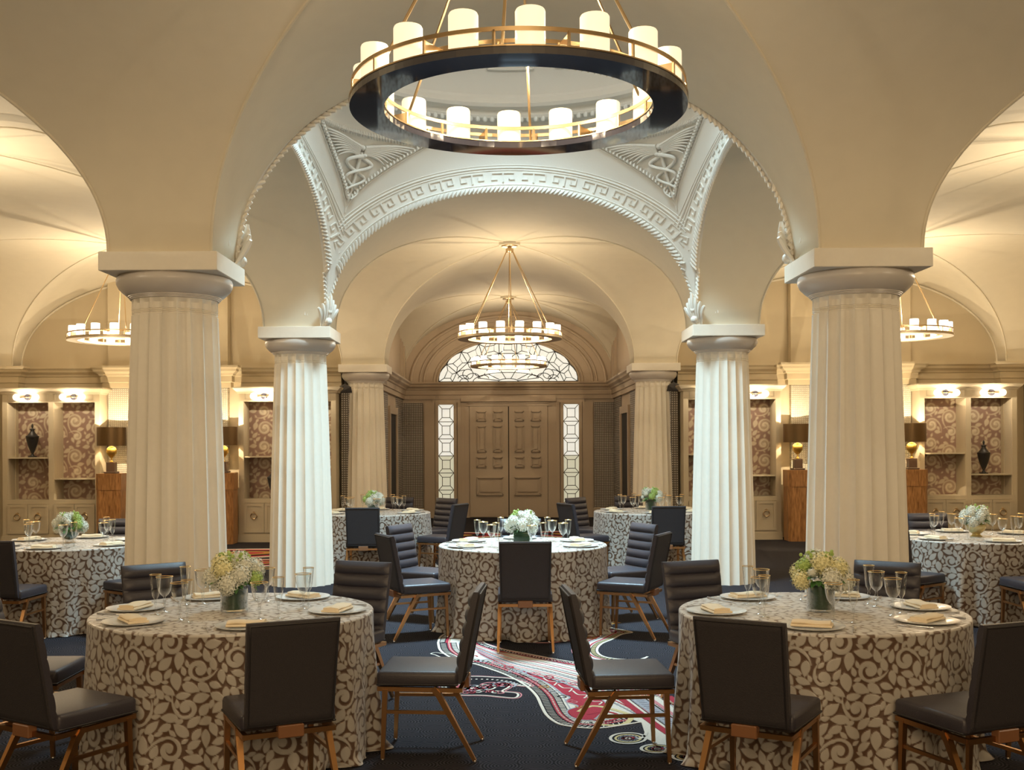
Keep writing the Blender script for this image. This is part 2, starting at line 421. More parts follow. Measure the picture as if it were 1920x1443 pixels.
# coffers with leaf rosettes low in the dome
mb = MB()
def domep(a, t, off=0.0):
    e = t; r = 2.09*math.cos(e)-off; return Vector((r*math.cos(a), DCY+r*math.sin(a), 5.78+1.3*math.sin(e)-off*0.3))
for k in range(16):
    a = PI/2+2*PI*k/16
    for da, ta, tb in ((-0.13, 0.22, 0.55), (0.13, 0.22, 0.55)): mb.tube([domep(a+da*(1-0.3*i/4), ta+(tb-ta)*i/4, 0.01) for i in range(5)], 0.018, 6)
    for t_ in (0.22, 0.55): mb.tube([domep(a+(-0.13+0.26*i/4)*(1 if t_ < 0.3 else 0.7), t_, 0.01) for i in range(5)], 0.018, 6)
    for q in range(7):
        g = R(-80+q*160/6); c0 = domep(a, 0.30, 0.02); c1 = domep(a+0.085*math.sin(g), 0.30+0.12*math.cos(g), 0.05)
        mb.tube([c0, (c0+c1)/2, c1], [0.02, 0.03, 0.012], 6)
mb.build('dome_coffer', M['trim_plaster'], ceil)
# rope of beads round the inner ring
mb = MB()
for k in range(150):
    a = 2*PI*k/150; mb.ball((2.04*math.cos(a), DCY+2.04*math.sin(a), 5.475), 0.032, 6, 4, (0.9, 0.9, 1.1))
mb.build('ring_beading', M['trim_plaster'], ceil)

# the four arches under the dome: rope edge, Greek key, mouldings
def arc_pts(o, n=160, tmin=0.0):
    """offset superellipse: list of (u, z, nu, nz) for radial offset o, evenly by arc length"""
    raw = []
    for i in range(1201):
        th = PI*i/1200; ct, st = math.cos(th), math.sin(th)
        raw.append((DR*math.copysign(abs(ct)**(2/NE), ct), SPR+RISE*st**(2/NE)))
    A = np.array(raw); d = np.r_[0, np.cumsum(np.hypot(*(np.diff(A, axis=0).T)))]
    return A, d
ARC, ARCD = arc_pts(0); ARCL = ARCD[-1]
def arcpt(s, o):
    s = max(0.001, min(ARCL-0.001, s)); x = np.interp(s, ARCD, ARC[:, 0]); z = np.interp(s, ARCD, ARC[:, 1])
    x1 = np.interp(s-0.02, ARCD, ARC[:, 0]); z1 = np.interp(s-0.02, ARCD, ARC[:, 1]); x2 = np.interp(s+0.02, ARCD, ARC[:, 0]); z2 = np.interp(s+0.02, ARCD, ARC[:, 1])
    t = Vector((x2-x1, z2-z1)).normalized()
    return x+t.y*o, z-t.x*o
def face_pt(side, s, o, h):        # h: how far it stands proud of the wall under the dome
    u, z = arcpt(s, o); a = side*PI/2; r = DR-h
    # keep on the pendentive where that bends inwards
    n = section_n(z); k = min(0.999, abs(u)/DR); r = min(r, DR*(1-k**n)**(1/n)-h if k < 0.93 else r)
    return Vector((r*math.cos(a)-u*math.sin(a), DCY+r*math.sin(a)+u*math.cos(a), z))
def stroke(mb, side, a, b, wdt, h, step=0.05):
    """raised bar between two (s, o) points on the wall face"""
    n = max(1, int(abs(b[0]-a[0])/step)); d = Vector((b[0]-a[0], b[1]-a[1])).normalized(); p = Vector((-d.y, d.x))*wdt/2
    A = Vector(a)-d*wdt/2; B = Vector(b)+d*wdt/2; L = []
    for i in range(n+1):
        q = A+(B-A)*i/n; l = q+p; r_ = q-p
        L.append([face_pt(side, l.x, l.y, -0.004), face_pt(side, l.x, l.y, h), face_pt(side, r_.x, r_.y, h), face_pt(side, r_.x, r_.y, -0.004)])
    mb.grid(L, smooth=False)
    mb.add(L[0], [(0, 1, 2, 3)]); mb.add(L[-1], [(3, 2, 1, 0)])
for side, nm in ((1, 'far'), (0, 'right'), (2, 'left')):
    mk = MB(); P = 0.175; n = int((ARCL-0.9)/P); s0 = (ARCL-n*P)/2; b0, bh, W = 0.088, 0.105, 0.011
    for i in range(n):
        s = s0+i*P
        pts = [(0.02, 0), (0.02, 1), (0.74, 1), (0.74, 0.28), (0.40, 0.28), (0.40, 0.62)]
        if i % 2: pts = [(1-u, v) for u, v in pts]
        pts = [(s+u*P, b0+v*bh) for u, v in pts]
        for a, b in zip(pts[:-1], pts[1:]): stroke(mk, side, a, b, W, 0.014)
    mk.build('greek_key_frieze', M['trim_plaster'], ceil)
    mm = MB()
    for o, r_ in ((0.055, 0.008), (0.225, 0.009), (0.255, 0.012), (0.285, 0.007)):
        mm.tube([face_pt(side, 0.12+(ARCL-0.24)*i/120, o, 0.0) for i in range(121)], r_, 6)
    mm.build('arch_moulding', M['trim_plaster'], ceil)
for side in range(4):
    mr = MB(); n = 120
    for i in range(n):
        s = 0.02+(ARCL-0.04)*i/(n-1); c = face_pt(side, s, -0.014, 0.004); c2 = face_pt(side, s+0.05, 0.034, 0.018)
        mr.tube([c-(c2-c)*0.35, (c+c2)/2, c2], [0.012, 0.026, 0.010], 6)
    mr.build('rope_moulding', M['trim_plaster'], ceil)
# acanthus corbels in the corners
for sx in (-1, 1):
    for y, sy in ((8.74, 1), (13.13, -1)):
        ma = MB(); b = Vector((sx*2.195, y, SPR)); d = Vector((-sx, sy, 0)).normalized(); t = Vector((d.y, -d.x, 0))
        for k in range(-3, 4):
            hgt = 0.40-0.05*abs(k); pts = []
            for i in range(7):
                q = i/6; pts.append(b+t*(k*0.034*(0.4+q))+d*(0.02+0.05*math.sin(q*PI*0.9)+0.07*q*q-0.02*abs(k))+Vector((0, 0, 0.01+hgt*q-0.05*q**4)))
            ma.tube(pts, [0.010, 0.018, 0.022, 0.024, 0.024, 0.022, 0.014], 6)
        ma.ball(b+d*0.05+Vector((0, 0, 0.06)), 0.045, 8, 6)
        ma.ball(b+d*0.07+Vector((0, 0, 0.17)), 0.035, 8, 6)
        ma.build('acanthus_corbel', M['trim_plaster'], ceil)
# relief panels on the two far pendentives: winged staff with two snakes inside a leafy triangle
def relief(phi0, mir):
    def S(l, z, off=0.012):        # l metres sideways from the corner line, z height
        return pend(phi0+mir*l/2.15, z, off)
    bd = MB(); A = (0.0, 4.36); Bp = (-0.86, 5.25); Cp = (0.86, 5.25)
    def side_curve(q, sgn):        # concave edge from bottom vertex to upper vertex
        return (sgn*0.86*q**1.35, 4.38+0.87*q**0.80)
    for sgn in (-1, 1):
        bd.tube([S(*side_curve(i/30, sgn), 0.0) for i in range(31)], 0.011, 6)
        for i in range(3, 29):
            l, z = side_curve(i/30, sgn); l2, z2 = side_curve((i+0.6)/30, sgn)
            inner = (l2-sgn*0.035, z2+0.042)
            bd.tube([S(l-sgn*0.012, z+0.012), S((l+inner[0])/2, (z+inner[1])/2, 0.03), S(*inner, 0.022)], [0.010, 0.018, 0.010], 5)
            bd.ball(S(l-sgn*0.03, z+0.016, 0.018), 0.014, 5, 4)
    bd.tube([S(-0.86+1.72*i/30, 5.25-0.03*math.sin(PI*i/30), 0.0) for i in range(31)], 0.011, 6)
    for i in range(3, 44):
        l = -0.82+1.64*i/46; bd.tube([S(l, 5.23), S(l+0.01, 5.195, 0.03), S(l+0.02, 5.17, 0.02)], [0.010, 0.018, 0.009], 5)
    bd.build('relief_border', M['trim_plaster'], ceil)
    cd = MB()
    cd.tube([S(0, 4.50), S(0, 4.75, 0.03), S(0, 5.02, 0.03)], [0.012, 0.018, 0.022], 8)
    cd.ball(S(0, 5.06, 0.03), 0.034, 8, 6)
    for sg in (-1, 1):
        pts = []; rr = []
        for i in range(61):
            q = i/60; amp = 0.045+0.13*q; pts.append(S(sg*amp*math.sin(q*3*PI+0.2), 4.52+0.46*q, 0.035+0.012*sg*math.cos(q*3*PI))); rr.append(0.010+0.014*q)
        cd.tube(pts, rr, 8)
        cd.ball(pts[-1], 0.030, 8, 6, (1.2, 1, 0.8))
        for f in range(9):         # feathers, longest on top
            q = f/8; L = 0.56-0.30*q; z0 = 5.07-0.075*q; pts = []
            for i in range(9):
                t = i/8; pts.append(S(sg*(0.03+L*t), z0+0.05*math.sin(t*PI*0.8)-0.012*f*t+0.03*t*t*(1-q), 0.03+0.012*(1-q)))
            cd.tube(pts, [0.020]*2+[0.018]*4+[0.014, 0.011, 0.005], 6)
    cd.build('relief_winged_staff', M['trim_plaster'], ceil)
relief(R(135), -1); relief(R(45), 1)

# ------------------------------------------------------------------ floor, walls
mb = MB(); mb.box(-9.3, 9.3, -4.2, 25.6, -0.12, 0.0); floor = struct(mb.build('floor', M['carpet']))
mb = MB(); mb.box(-9.27, -9.07, -4.14, 20.0, 0, 4.9); struct(mb.build('wall_left', M['wall']))
mb = MB(); mb.box(9.07, 9.27, -4.14, 20.0, 0, 4.9); struct(mb.build('wall_right', M['wall']))
mb = MB(); mb.box(-9.07, 9.07, -4.14, -3.94, 0, 4.9); struct(mb.build('wall_rear', M['wall']))
WY = 19.8
for sx, nm in ((-1, 'wall_aisle_left'), (1, 'wall_aisle_right')):
    mb = MB()
    xa, xb = sorted((sx*9.07, sx*3.0)); mb.box(xa, xb, WY, WY+0.45, 0, 4.9)
    xa, xb = sorted((sx*3.0, sx*2.42)); mb.box(xa, xb, WY+0.46, WY+0.66, 0, 3.09)
    # outer pier strip at the corner, and chimney breast upper part
    xa, xb = sorted((sx*8.705, sx*9.06)); mb.box(xa, xb, 19.55, WY-0.001, 0, SPR)
    xa, xb = sorted((sx*4.98, sx*7.10)); mb.box(xa, xb, 19.62, WY-0.001, 2.70, 4.72)
    wl = struct(mb.build(nm, M['wall']))
    mb = MB(); xa, xb = sorted((sx*4.98, sx*7.10)); mb.box(xa, xb, 19.62, WY-0.001, 0, 2.70); mb.build('studded_panel', M['stud_wall'], wl)
    mb = MB(); xa, xb = sorted((sx*4.62, sx*4.98)); mb.box(xa, xb, 19.74, WY-0.001, 0, 2.70); xa, xb = sorted((sx*7.10, sx*7.30)); mb.box(xa, xb, 19.74, WY-0.001, 0, 2.70)
    mb.build('plain_panel', M['cabinet'], wl)
    # moulding round the wall arch
    mm = MB(); pts = []
    for i in range(61):
        t = -1+2*i/60; t = math.sin(t*PI/2); pts.append((sx*5.82+2.885*t, WY-0.01, prof(2.885*t, 2.885)-0.03))
    mm.tube(pts, 0.02, 6); mm.build('wall_arch_moulding', M['plaster'], wl)
# cornice
CP = [(0, 2.70), (0.05, 2.70), (0.05, 2.79), (0.075, 2.80), (0.075, 2.90), (0.10, 2.915), (0.11, 2.945), (0.17, 2.985), (0.18, 3.02), (0.215, 3.05), (0.215, 3.083), (0, 3.083)]
def sweep(path, prof_, name, mat, kind=True, parent=None):
    """path: list of (x, y); profile stands out to the right-hand side of travel"""
    mb = MB(); n = len(path); rows = []
    for i in range(n):
        p = Vector(path[i]); d1 = (p-Vector(path[i-1])).normalized() if i else None; d2 = (Vector(path[i+1])-p).normalized() if i < n-1 else None
        if d1 is None: d1 = d2
        if d2 is None: d2 = d1
        n1 = Vector((d1.y, -d1.x)); n2 = Vector((d2.y, -d2.x)); m_ = (n1+n2).normalized(); m_ = m_/max(0.3, m_.dot(n1))
        rows.append([(p.x+m_.x*o, p.y+m_.y*o, z) for o, z in prof_])
    mb.grid(rows, smooth=False)
    mb.add(rows[0], [tuple(range(len(prof_)))]); mb.add(rows[-1], [tuple(range(len(prof_)))[::-1]])
    o = mb.build(name, mat, parent, sharp=0)
    if kind: struct(o)
    return o
sweep([(-9.06, 19.53), (-8.68, 19.53), (-8.68, 19.79), (-7.12, 19.79), (-7.12, 19.60), (-4.96, 19.60), (-4.96, 19.79), (-2.99, 19.79)], CP, 'trim_1', M['wall'])
sweep([(2.99, 19.79), (4.96, 19.79), (4.96, 19.60), (7.12, 19.60), (7.12, 19.79), (8.68, 19.79), (8.68, 19.53), (9.06, 19.53)], CP, 'trim_2', M['wall'])
sweep([(-2.41, 20.3), (-2.41, 25.28), (2.41, 25.28), (2.41, 20.3)], CP, 'trim_3', M['taupe'])
BBP = [(0, 0.0), (0.03, 0.0), (0.03, 0.2), (0.015, 0.22), (0, 0.22)]
sweep([(-2.42, 20.3), (-2.42, 25.29), (-1.17, 25.29)], BBP, 'baseboard_left', M['taupe']); sweep([(1.17, 25.29), (2.42, 25.29), (2.42, 20.3)], BBP, 'baseboard_right', M['taupe'])

# entrance bay walls
for sx, nm in ((-1, 'wall_entrance_left'), (1, 'wall_entrance_right')):
    mb = MB(); xa, xb = sorted((sx*2.42, sx*2.62)); mb.box(xa, xb, 20.17, 25.5, 0, 4.9); wl = struct(mb.build(nm, M['taupe']))
    mb = MB(); xa, xb = sorted((sx*2.40, sx*2.42)); mb.box(xa, xb, 23.75, 25.28, 0.22, 2.70); mb.box(xa, xb, 20.5, 22.0, 0.22, 2.70); mb.build('beaded_panel', M['bead_wall'], wl)
    dr = MB()
    xa, xb = sorted((sx*2.36, sx*2.42))
    dr.box(xa, xb, 22.05, 22.2, 0, 2.45); dr.box(xa, xb, 23.5, 23.65, 0, 2.45); dr.box(xa, xb, 22.2, 23.5, 2.3, 2.45)
    d = struct(dr.build('door_%d' % (2 if sx < 0 else 3), M['taupe']))
    mb = MB(); xa, xb = sorted((sx*2.395, sx*2.419)); mb.box(xa, xb, 22.2, 23.5, 0.01, 2.3); mb.build('door_leaf', M['dark'], d)
    # stepped pilaster in the upper corner
    mb = MB()
    for k, (a, b, h) in enumerate(((24.85, 25.29, 0.03), (24.92, 25.29, 0.06), (25.0, 25.29, 0.09))):
        xa, xb = sorted((sx*(2.42-h), sx*2.42)); mb.box(xa, xb, a, b, SPR, 4.05)
    mb.build('corner_pilaster', M['taupe'], wl)
wb = MB(); wb.box(-2.42, 2.42, 25.3, 25.5, 0, 4.9); wback = struct(wb.build('wall_back', M['taupe']))
Y0 = 25.3
mb = MB()                      # entablature, pilasters and frames
mb.box(-1.73, -1.08, Y0-0.05, Y0, 2.62, 2.71); mb.box(1.08, 1.73, Y0-0.05, Y0, 2.62, 2.71)
mb.box(-1.08, 1.08, Y0-0.10, Y0, 2.64, 2.73)
for sx in (-1, 1):
    for a, b, h in ((1.68, 1.92, 0.05), (1.08, 1.16, 0.07), (1.00, 1.08, 0.05), (0.90, 1.00, 0.03)):
        xa, xb = sorted((sx*a, sx*b)); mb.box(xa, xb, Y0-h, Y0, 0.0, 2.62)
mb.box(-1.0, 1.0, Y0-0.06, Y0, 2.54, 2.60); mb.box(-0.93, 0.93, Y0-0.09, Y0, 2.60, 2.62)
mb.build('door_surround', M['taupe'], wback)
mb = MB()
for i in range(62):
    x = -2.3+4.6*i/61; mb.box(x-0.022, x+0.022, Y0-0.075, Y0-0.04, 2.715, 2.775)
mb.build('dentil_band', M['taupe'], wback)
mb = MB()
for sx in (-1, 1):
    xa, xb = sorted((sx*1.95, sx*2.40)); mb.box(xa, xb, Y0-0.012, Y0, 0.22, 2.62)
mb.build('beaded_panel', M['bead_wall'], wback)
mb = MB()                      # concentric mouldings round the fanlight
for a, b, r_ in ((1.62, 0.97, 0.03), (1.70, 1.06, 0.018), (1.92, 1.27, 0.03), (2.02, 1.36, 0.018), (2.22, 1.50, 0.035)):
    mb.tube([(a*math.cos(PI*i/60), Y0-0.01, 3.09+b*math.sin(PI*i/60)) for i in range(61)], r_, 8)
mb.build('fanlight_moulding', M['taupe'], wback)
# double door
door = bpy.data.objects.new('door_1', None); COL.objects.link(door); door.location = (0, Y0, 0); struct(door)
door['label'] = 'pair of tall taupe panelled doors at the far end'
def cx(x): return (x/4.122+780-954)*0.01216
def cz(y): return 1.7+(210-y/4.122)*0.01216
PAN = [(470, 545, 622, 697), (600, 672, 622, 697), (475, 545, 735, 935), (598, 668, 735, 935), (470, 545, 975, 1052), (598, 670, 975, 1052), (470, 675, 1130, 1268)]
for sgn in (-1, 1):
    lb = MB(); xa, xb = sorted((sgn*0.011, sgn*0.885)); lb.box(xa, xb, -0.05, -0.002, 0.02, 2.535)
    leaf = lb.build('door_leaf', M['taupe'], door)
    for x0, x1, y0, y1 in PAN:
        X0, X1 = cx(x0), cx(x1)
        if sgn > 0: X0, X1 = -X1, -X0
        Z1, Z0 = cz(y0), cz(y1); p = MB(); f = 0.035
        for k, (ins, hh) in enumerate(((0, 0.046), (0.020, 0.022))):
            q = 0.018
            p.box(X0+ins, X1-ins, -0.05-hh, -0.05, Z1-ins-q, Z1-ins); p.box(X0+ins, X1-ins, -0.05-hh, -0.05, Z0+ins, Z0+ins+q)
            p.box(X0+ins, X0+ins+q, -0.05-hh, -0.05, Z0+ins, Z1-ins); p.box(X1-ins-q, X1-ins, -0.05-hh, -0.05, Z0+ins, Z1-ins)
        g = 0.062 if X1-X0 < 0.5 else 0.075
        p.box(X0+g, X1-g, -0.085, -0.05, Z0+g, Z1-g)
        p.build('door_panel', M['taupe'], leaf)
gp = MB(); gp.box(-0.03, 0.03, -0.002, -0.0005, 0.02, 2.53); gp.build('gap_shade_strip', M['dark'], door)  # dark strip painted behind the leaves for the shade of their gap
# sidelights
def sidelight(n, x0, x1):
    w_ = bpy.data.objects.new('window_%d' % n, None); COL.objects.link(w_); w_.location = (0, Y0, 0); struct(w_)
    fr = MB(); z0, z1 = 0.32, 2.576
    fr.box(x0-0.07, x0, -0.07, 0, z0-0.07, z1+0.06); fr.box(x1, x1+0.07, -0.07, 0, z0-0.07, z1+0.06)
    fr.box(x0, x1, -0.07, 0, z1, z1+0.06); fr.box(x0, x1, -0.07, 0, z0-0.07, z0); fr.build('window_frame', M['taupe'], w_)
    ld = MB(); H = 0.389; zt = z1; m = 0.085; k = 0
    while zt > z0+0.05:
        zb = max(z0, zt-H); a, b, c_, d = (x0, zt), (x1, zt), (x1, zb), (x0, zb); g = 0.095
        ia, ib, ic, id_ = (x0+m, zt-g), (x1-m, zt-g), (x1-m, zb+g), (x0+m, zb+g)
        if zb+g > zt-g: ia = id_ = (x0+m, (zt+zb)/2); ib = ic = (x1-m, (zt+zb)/2)
        for poly in ((ia, ib, ic, id_), (a, b, ib, ia), (b, c_, ic, ib), (c_, d, id_, ic), (d, a, ia, id_)):
            if len(set(poly)) < 3: continue
            p = MB(); p.add([(x, -0.012, z) for x, z in poly]+[(x, -0.004, z) for x, z in poly], [(0, 1, 2, 3), (7, 6, 5, 4), (0, 4, 5, 1), (1, 5, 6, 2), (2, 6, 7, 3), (3, 7, 4, 0)])
            p.build('pane', M['pane'] if k < 3 else M['pane_low'], w_)
        for s_, e in ((ia, ib), (ib, ic), (ic, id_), (id_, ia), (a, ia), (b, ib), (c_, ic), (d, id_), (d, c_)):
            if s_ != e: ld.tube([(s_[0], -0.016, s_[1]), (e[0], -0.016, e[1])], 0.008, 5)
        zt -= H; k += 1
    ld.build('lead_came', M['lead_brown'], w_)
sidelight(1, -1.60, -1.25); sidelight(2, 1.25, 1.60)
# fanlight
def fan():
    w_ = bpy.data.objects.new('window_3', None); COL.objects.link(w_); w_.location = (0, Y0, 0); struct(w_)
    def U(x, y): return ((x-950)*0.00171, 3.10+(600-y)*0.00171)
    out = [(25, 600), (130, 370), (325, 205), (560, 105), (825, 62), (1065, 62), (1335, 105), (1570, 205), (1765, 370), (1872, 600)]
    inn = [(205, 600), (262, 482), (410, 350), (610, 275), (830, 228), (1060, 228), (1285, 275), (1490, 350), (1635, 482), (1692, 600)]
    ld = MB()
    def came(pts, r_=0.009): ld.tube([(x, -0.02, z) for x, z in [U(*p) for p in pts]], r_, 5)
    def pane(poly):
        pts = [U(*p) for p in poly]; n = len(pts); p = MB()
        p.add([(x, -0.014, z) for x, z in pts]+[(x, -0.006, z) for x, z in pts], [tuple(range(n)), tuple(range(2*n-1, n-1, -1))]); p.build('pane', M['pane'], w_)
    def onarc(p, q, k):            # bulge outward between two nodes on the rim
        mx, my = p[0]+(q[0]-p[0])*k, p[1]+(q[1]-p[1])*k; v = Vector((mx-950, my-600)); b = 1+0.045*math.sin(PI*k); return (950+v.x*b, 600+v.y*b)
    for i in range(9):
        a, b, c_, d = out[i], out[i+1], inn[i+1], inn[i]; m = Vector(((a[0]+b[0]+c_[0]+d[0])/4, (a[1]+b[1]+c_[1]+d[1])/4))
        q = [tuple(m+(Vector(p)-m)*0.46) for p in (a, b, c_, d)]
        am = [onarc(a, b, k) for k in (0.25, 0.5, 0.75)]
        pane(q); pane([a]+am+[b, q[1], q[0]]); pane([b, c_, q[2], q[1]]); pane([c_, d, q[3], q[2]]); pane([d, a, q[0], q[3]])
        came(q+[q[0]]); 
        for p_, r_ in zip((a, b, c_, d), q): came([p_, r_])
        came([a, d]); came([b, c_]); came([d, c_]); came([a]+am+[b], 0.012)
    pane(inn)
    def ell(cx_, cy_, rx, ry, a0, a1, n=16): return [(cx_+rx*math.cos(R(a0+(a1-a0)*i/n)), cy_-ry*math.sin(R(a0+(a1-a0)*i/n))) for i in range(n+1)]
    for x in (412, 1482): came(ell(x, 500, 70, 65, 0, 360, 20))
    for i in range(1, 9):          # petals off the inner nodes
        p = inn[i]; v = (Vector((950, 640))-Vector(p)).normalized(); t = Vector((v.y, -v.x))
        came([p, tuple(Vector(p)+v*40+t*38), tuple(Vector(p)+v*95+t*60)]); came([p, tuple(Vector(p)+v*40-t*38), tuple(Vector(p)+v*95-t*60)])
    came(ell(950, 600, 130, 38, 0, 180)); came(ell(950, 600, 470, 120, 0, 180, 30)); came([(25, 603), (1875, 603)], 0.012)
    for sg in (-1, 1):
        came([(950+sg*35, 562), (950+sg*100, 455)]); came([(950+sg*120, 575), (950+sg*270, 500)]); came([(950+sg*125, 590), (950+sg*410, 552)])
        for cx_, rr in ((330, 55), (470, 75), (600, 55)): came(ell(950+sg*cx_, 600-rr*0.2-20, rr*1.3, rr, 10, 170, 10))
        came(ell(950+sg*200, 470, 90, 60, 10, 170, 10)); came(ell(950+sg*380, 480, 70, 50, 190, 350, 10)); came(ell(950+sg*590, 610, 60, 50, 0, 180, 10))
    ld.build('lead_came', M['lead'], w_)
fan()

# beaded uprights at the ends of the aisle walls
for sx in (-1, 1):
    mb = MB(); xa, xb = sorted((sx*2.80, sx*2.98)); mb.box(xa, xb, 19.62, 20.24, 0, 2.62); st = struct(mb.build('trim_%d' % (4 if sx < 0 else 5), M['bead_wall']))
    m2 = MB()
    for k in range(70): m2.ball((sx*2.84, 19.60, 0.1+k*0.036), 0.014, 6, 4)
    m2.build('bead_string', M['silver'], st)
    m3 = MB(); m3.add([(sx*2.78, 19.6, 2.60), (sx*3.02, 19.6, 2.60), (sx*3.0, 19.6, 2.72), (sx*2.9, 19.58, 2.76), (sx*2.8, 19.6, 2.70), (sx*2.78, 19.85, 2.60), (sx*3.02, 19.85, 2.60), (sx*2.9, 19.85, 2.76)],
       [(0, 1, 2, 3, 4), (1, 6, 7, 3, 2), (0, 4, 3, 7, 5), (0, 5, 6, 1)]); m3.build('faceted_cap', M['mirror_dark'], st)

# ------------------------------------------------------------------ columns
def make_column():
    t = thing('fluted_column', '', 'column', group=None)
    NF = 20; SUB = 8; HS = 2.775; rows = []
    def rad(z):
        q = z/HS; return 0.392-0.080*(0.75*q+0.25*q*q)
    zs = [0.0, 0.3, 0.7, 1.1, 1.5, 1.9, 2.3, 2.6, 2.66, 2.664, 2.672, 2.676, 2.684, 2.688, 2.696, 2.70, 2.745, 2.76, HS]
    for z in zs:
        row = []
        fade = 1.0 if z <= 2.745 else (0.5 if z == 2.76 else 0.0)
        groove = 0.007 if z in (2.664, 2.672, 2.684) or z == 2.696 else 0.0
        for k in range(NF*SUB):
            a = 2*PI*k/(NF*SUB); q = (k % SUB)/SUB; f = math.sin(PI*q)**0.8*0.032*fade
            r_ = rad(z)-f-groove; row.append((r_*math.cos(a), r_*math.sin(a), z))
        rows.append(row)
    mb = MB(); mb.grid(rows, closed=True); mb.add(rows[0], [tuple(range(len(rows[0])))[::-1]]); mb.build('shaft', M['column'], t, sharp=28)
    mb = MB(); mb.lathe([(0.318, 2.775), (0.325, 2.778), (0.325, 2.784), (0.333, 2.787), (0.333, 2.793), (0.341, 2.796), (0.341, 2.803), (0.352, 2.806), (0.375, 2.825), (0.405, 2.855), (0.422, 2.890), (0.425, 2.915), (0.418, 2.938), (0.405, 2.95)], 64)
    mb.build('echinus', M['capital'], t, sharp=30)
    mb = MB(); mb.rbox(-0.426, 0.426, -0.426, 0.426, 2.95, 3.085, 0.004, 1); mb.build('abacus', M['column'], t, sharp=30)
    return t
colp = make_column()
for x, y, l in ((-2.565, 8.37, 'massive fluted cream column nearest the camera on the left, behind the front left table'),
                (2.565, 8.37, 'massive fluted cream column nearest the camera on the right, behind the front right table'),
                (-2.565, 13.5, 'fluted white column second from the front on the left, bluish lit'),
                (2.565, 13.5, 'fluted white column second from the front on the right, bluish lit'),
                (-2.565, 19.8, 'small distant fluted column left of the taupe double doors'),
                (2.565, 19.8, 'small distant fluted column right of the taupe double doors')):
    place(colp, (x, y, 0), 0, l, 'fluted doric columns')

# ------------------------------------------------------------------ chandeliers
def make_chandelier(mshade, munder):
    t = thing('ring_chandelier', '', 'chandelier')
    Ro, Ri = 0.785, 0.628
    mb = MB(); n = 96
    # dark polished underside and brass top
    def ring(r0, r1, z0, z1, mi):
        rws = [[(r*math.cos(2*PI*k/n), r*math.sin(2*PI*k/n), z) for k in range(n)] for r, z in ((r0, z0), (r1, z0), (r1, z1), (r0, z1), (r0, z0))]
        mb.grid(rws, smooth=False, closed=True, mi=mi, flip=True)
    ring(Ri, Ro, 0.0, 0.030, 0); mb.build('ring_body', munder, t, sharp=0)
    mb = MB(); ring(Ri-0.004, Ro+0.004, 0.030, 0.036, 0); mb.build('ring_top_plate', M['brass'], t, sharp=0)
    for r_, nm in ((Ro-0.01, 'outer_rail'), (Ri+0.01, 'inner_rail')):
        mb = MB(); ring(r_-0.003, r_+0.003, 0.095, 0.112, 0)
        for k in range(16): 
            a = 2*PI*(k+0.5)/16; mb.tube([(r_*math.cos(a), r_*math.sin(a), 0.036), (r_*math.cos(a), r_*math.sin(a), 0.10)], 0.007, 4)
        mb.build(nm, M['brass'], t)
    for k in range(16):
        a = 2*PI*k/16; rc = (Ro+Ri)/2; mb = MB(); c, s = rc*math.cos(a), rc*math.sin(a)
        mb.lathe([(0.060, 0.04), (0.062, 0.045), (0.062, 0.195), (0.058, 0.203), (0.052, 0.203), (0.052, 0.19)], 20, (c, s, 0)); mb.build('shade', mshade, t)
    for k in range(8):
        a = 2*PI*(k*2+0.5)/16; mb = MB(); r0, r1 = Ri+0.012, Ro-0.012; ca, sa = math.cos(a), math.sin(a)
        mb.add([(r0*ca, r0*sa, 0.036), (r1*ca, r1*sa, 0.036), (r1*ca, r1*sa, 0.095), (r0*ca, r0*sa, 0.095), (r0*ca-0.004*sa, r0*sa+0.004*ca, 0.036), (r1*ca-0.004*sa, r1*sa+0.004*ca, 0.036), (r1*ca-0.004*sa, r1*sa+0.004*ca, 0.095), (r0*ca-0.004*sa, r0*sa+0.004*ca, 0.095)],
               [(0, 1, 2, 3), (7, 6, 5, 4), (3, 2, 6, 7)]); mb.build('divider_plate', M['brass'], t)
    for k in range(6):
        a = R(80.7+60*k); mb = MB(); mb.tube([(0.72*math.cos(a), 0.72*math.sin(a), 0.03), (0.05*math.cos(a), 0.05*math.sin(a), 1.33)], 0.0075, 6); mb.build('hanging_rod', M['brass'], t)
    mb = MB(); mb.lathe([(0.04, 1.30), (0.06, 1.32), (0.06, 1.36), (0.03, 1.37), (0.03, 1.385), (0.11, 1.39), (0.12, 1.40), (0.12, 1.41)], 24); mb.build('canopy', M['brass'], t)
    return t
CHZ = 3.25
ch_near = make_chandelier(M['shade'], M['mirror_dark']); ch_far = make_chandelier(M['shade_far'], M['brass_glow'])
CHL = {0: 'large ring chandelier of sixteen candle shades nearest the camera, dark underside', 1: 'brass ring chandelier in the middle vault before the doors', 2: 'farthest small ring chandelier in front of the fanlight',
       3: 'ring chandelier in the left aisle, partly behind the near left column', 4: 'ring chandelier in the right aisle, partly behind the near right column', 5: 'ring chandelier in the left aisle vault beside the dome', 6: 'ring chandelier in the right aisle vault beside the dome'}
POW = {0: 62, 1: 92, 2: 88, 3: 150, 4: 150, 5: 190, 6: 190}
for k, (x, y) in enumerate(CH):
    place(ch_near if k == 0 else ch_far, (x, y, CHZ), R(3.3 if k == 0 else 11*k), CHL[k], 'ring chandeliers')
    for q in range(4):
        a = PI/4+q*PI/2; point_light('chandelier_glow', (x+0.717*math.cos(a)*0.62, y+0.717*math.sin(a)*0.62, CHZ+0.24), POW[k]/4, WARM)
for x, y, p in ((-5.82, 5.2, 95), (5.82, 5.2, 95)):
    point_light('aisle_glow', (x, y, 3.5), p, WARM)

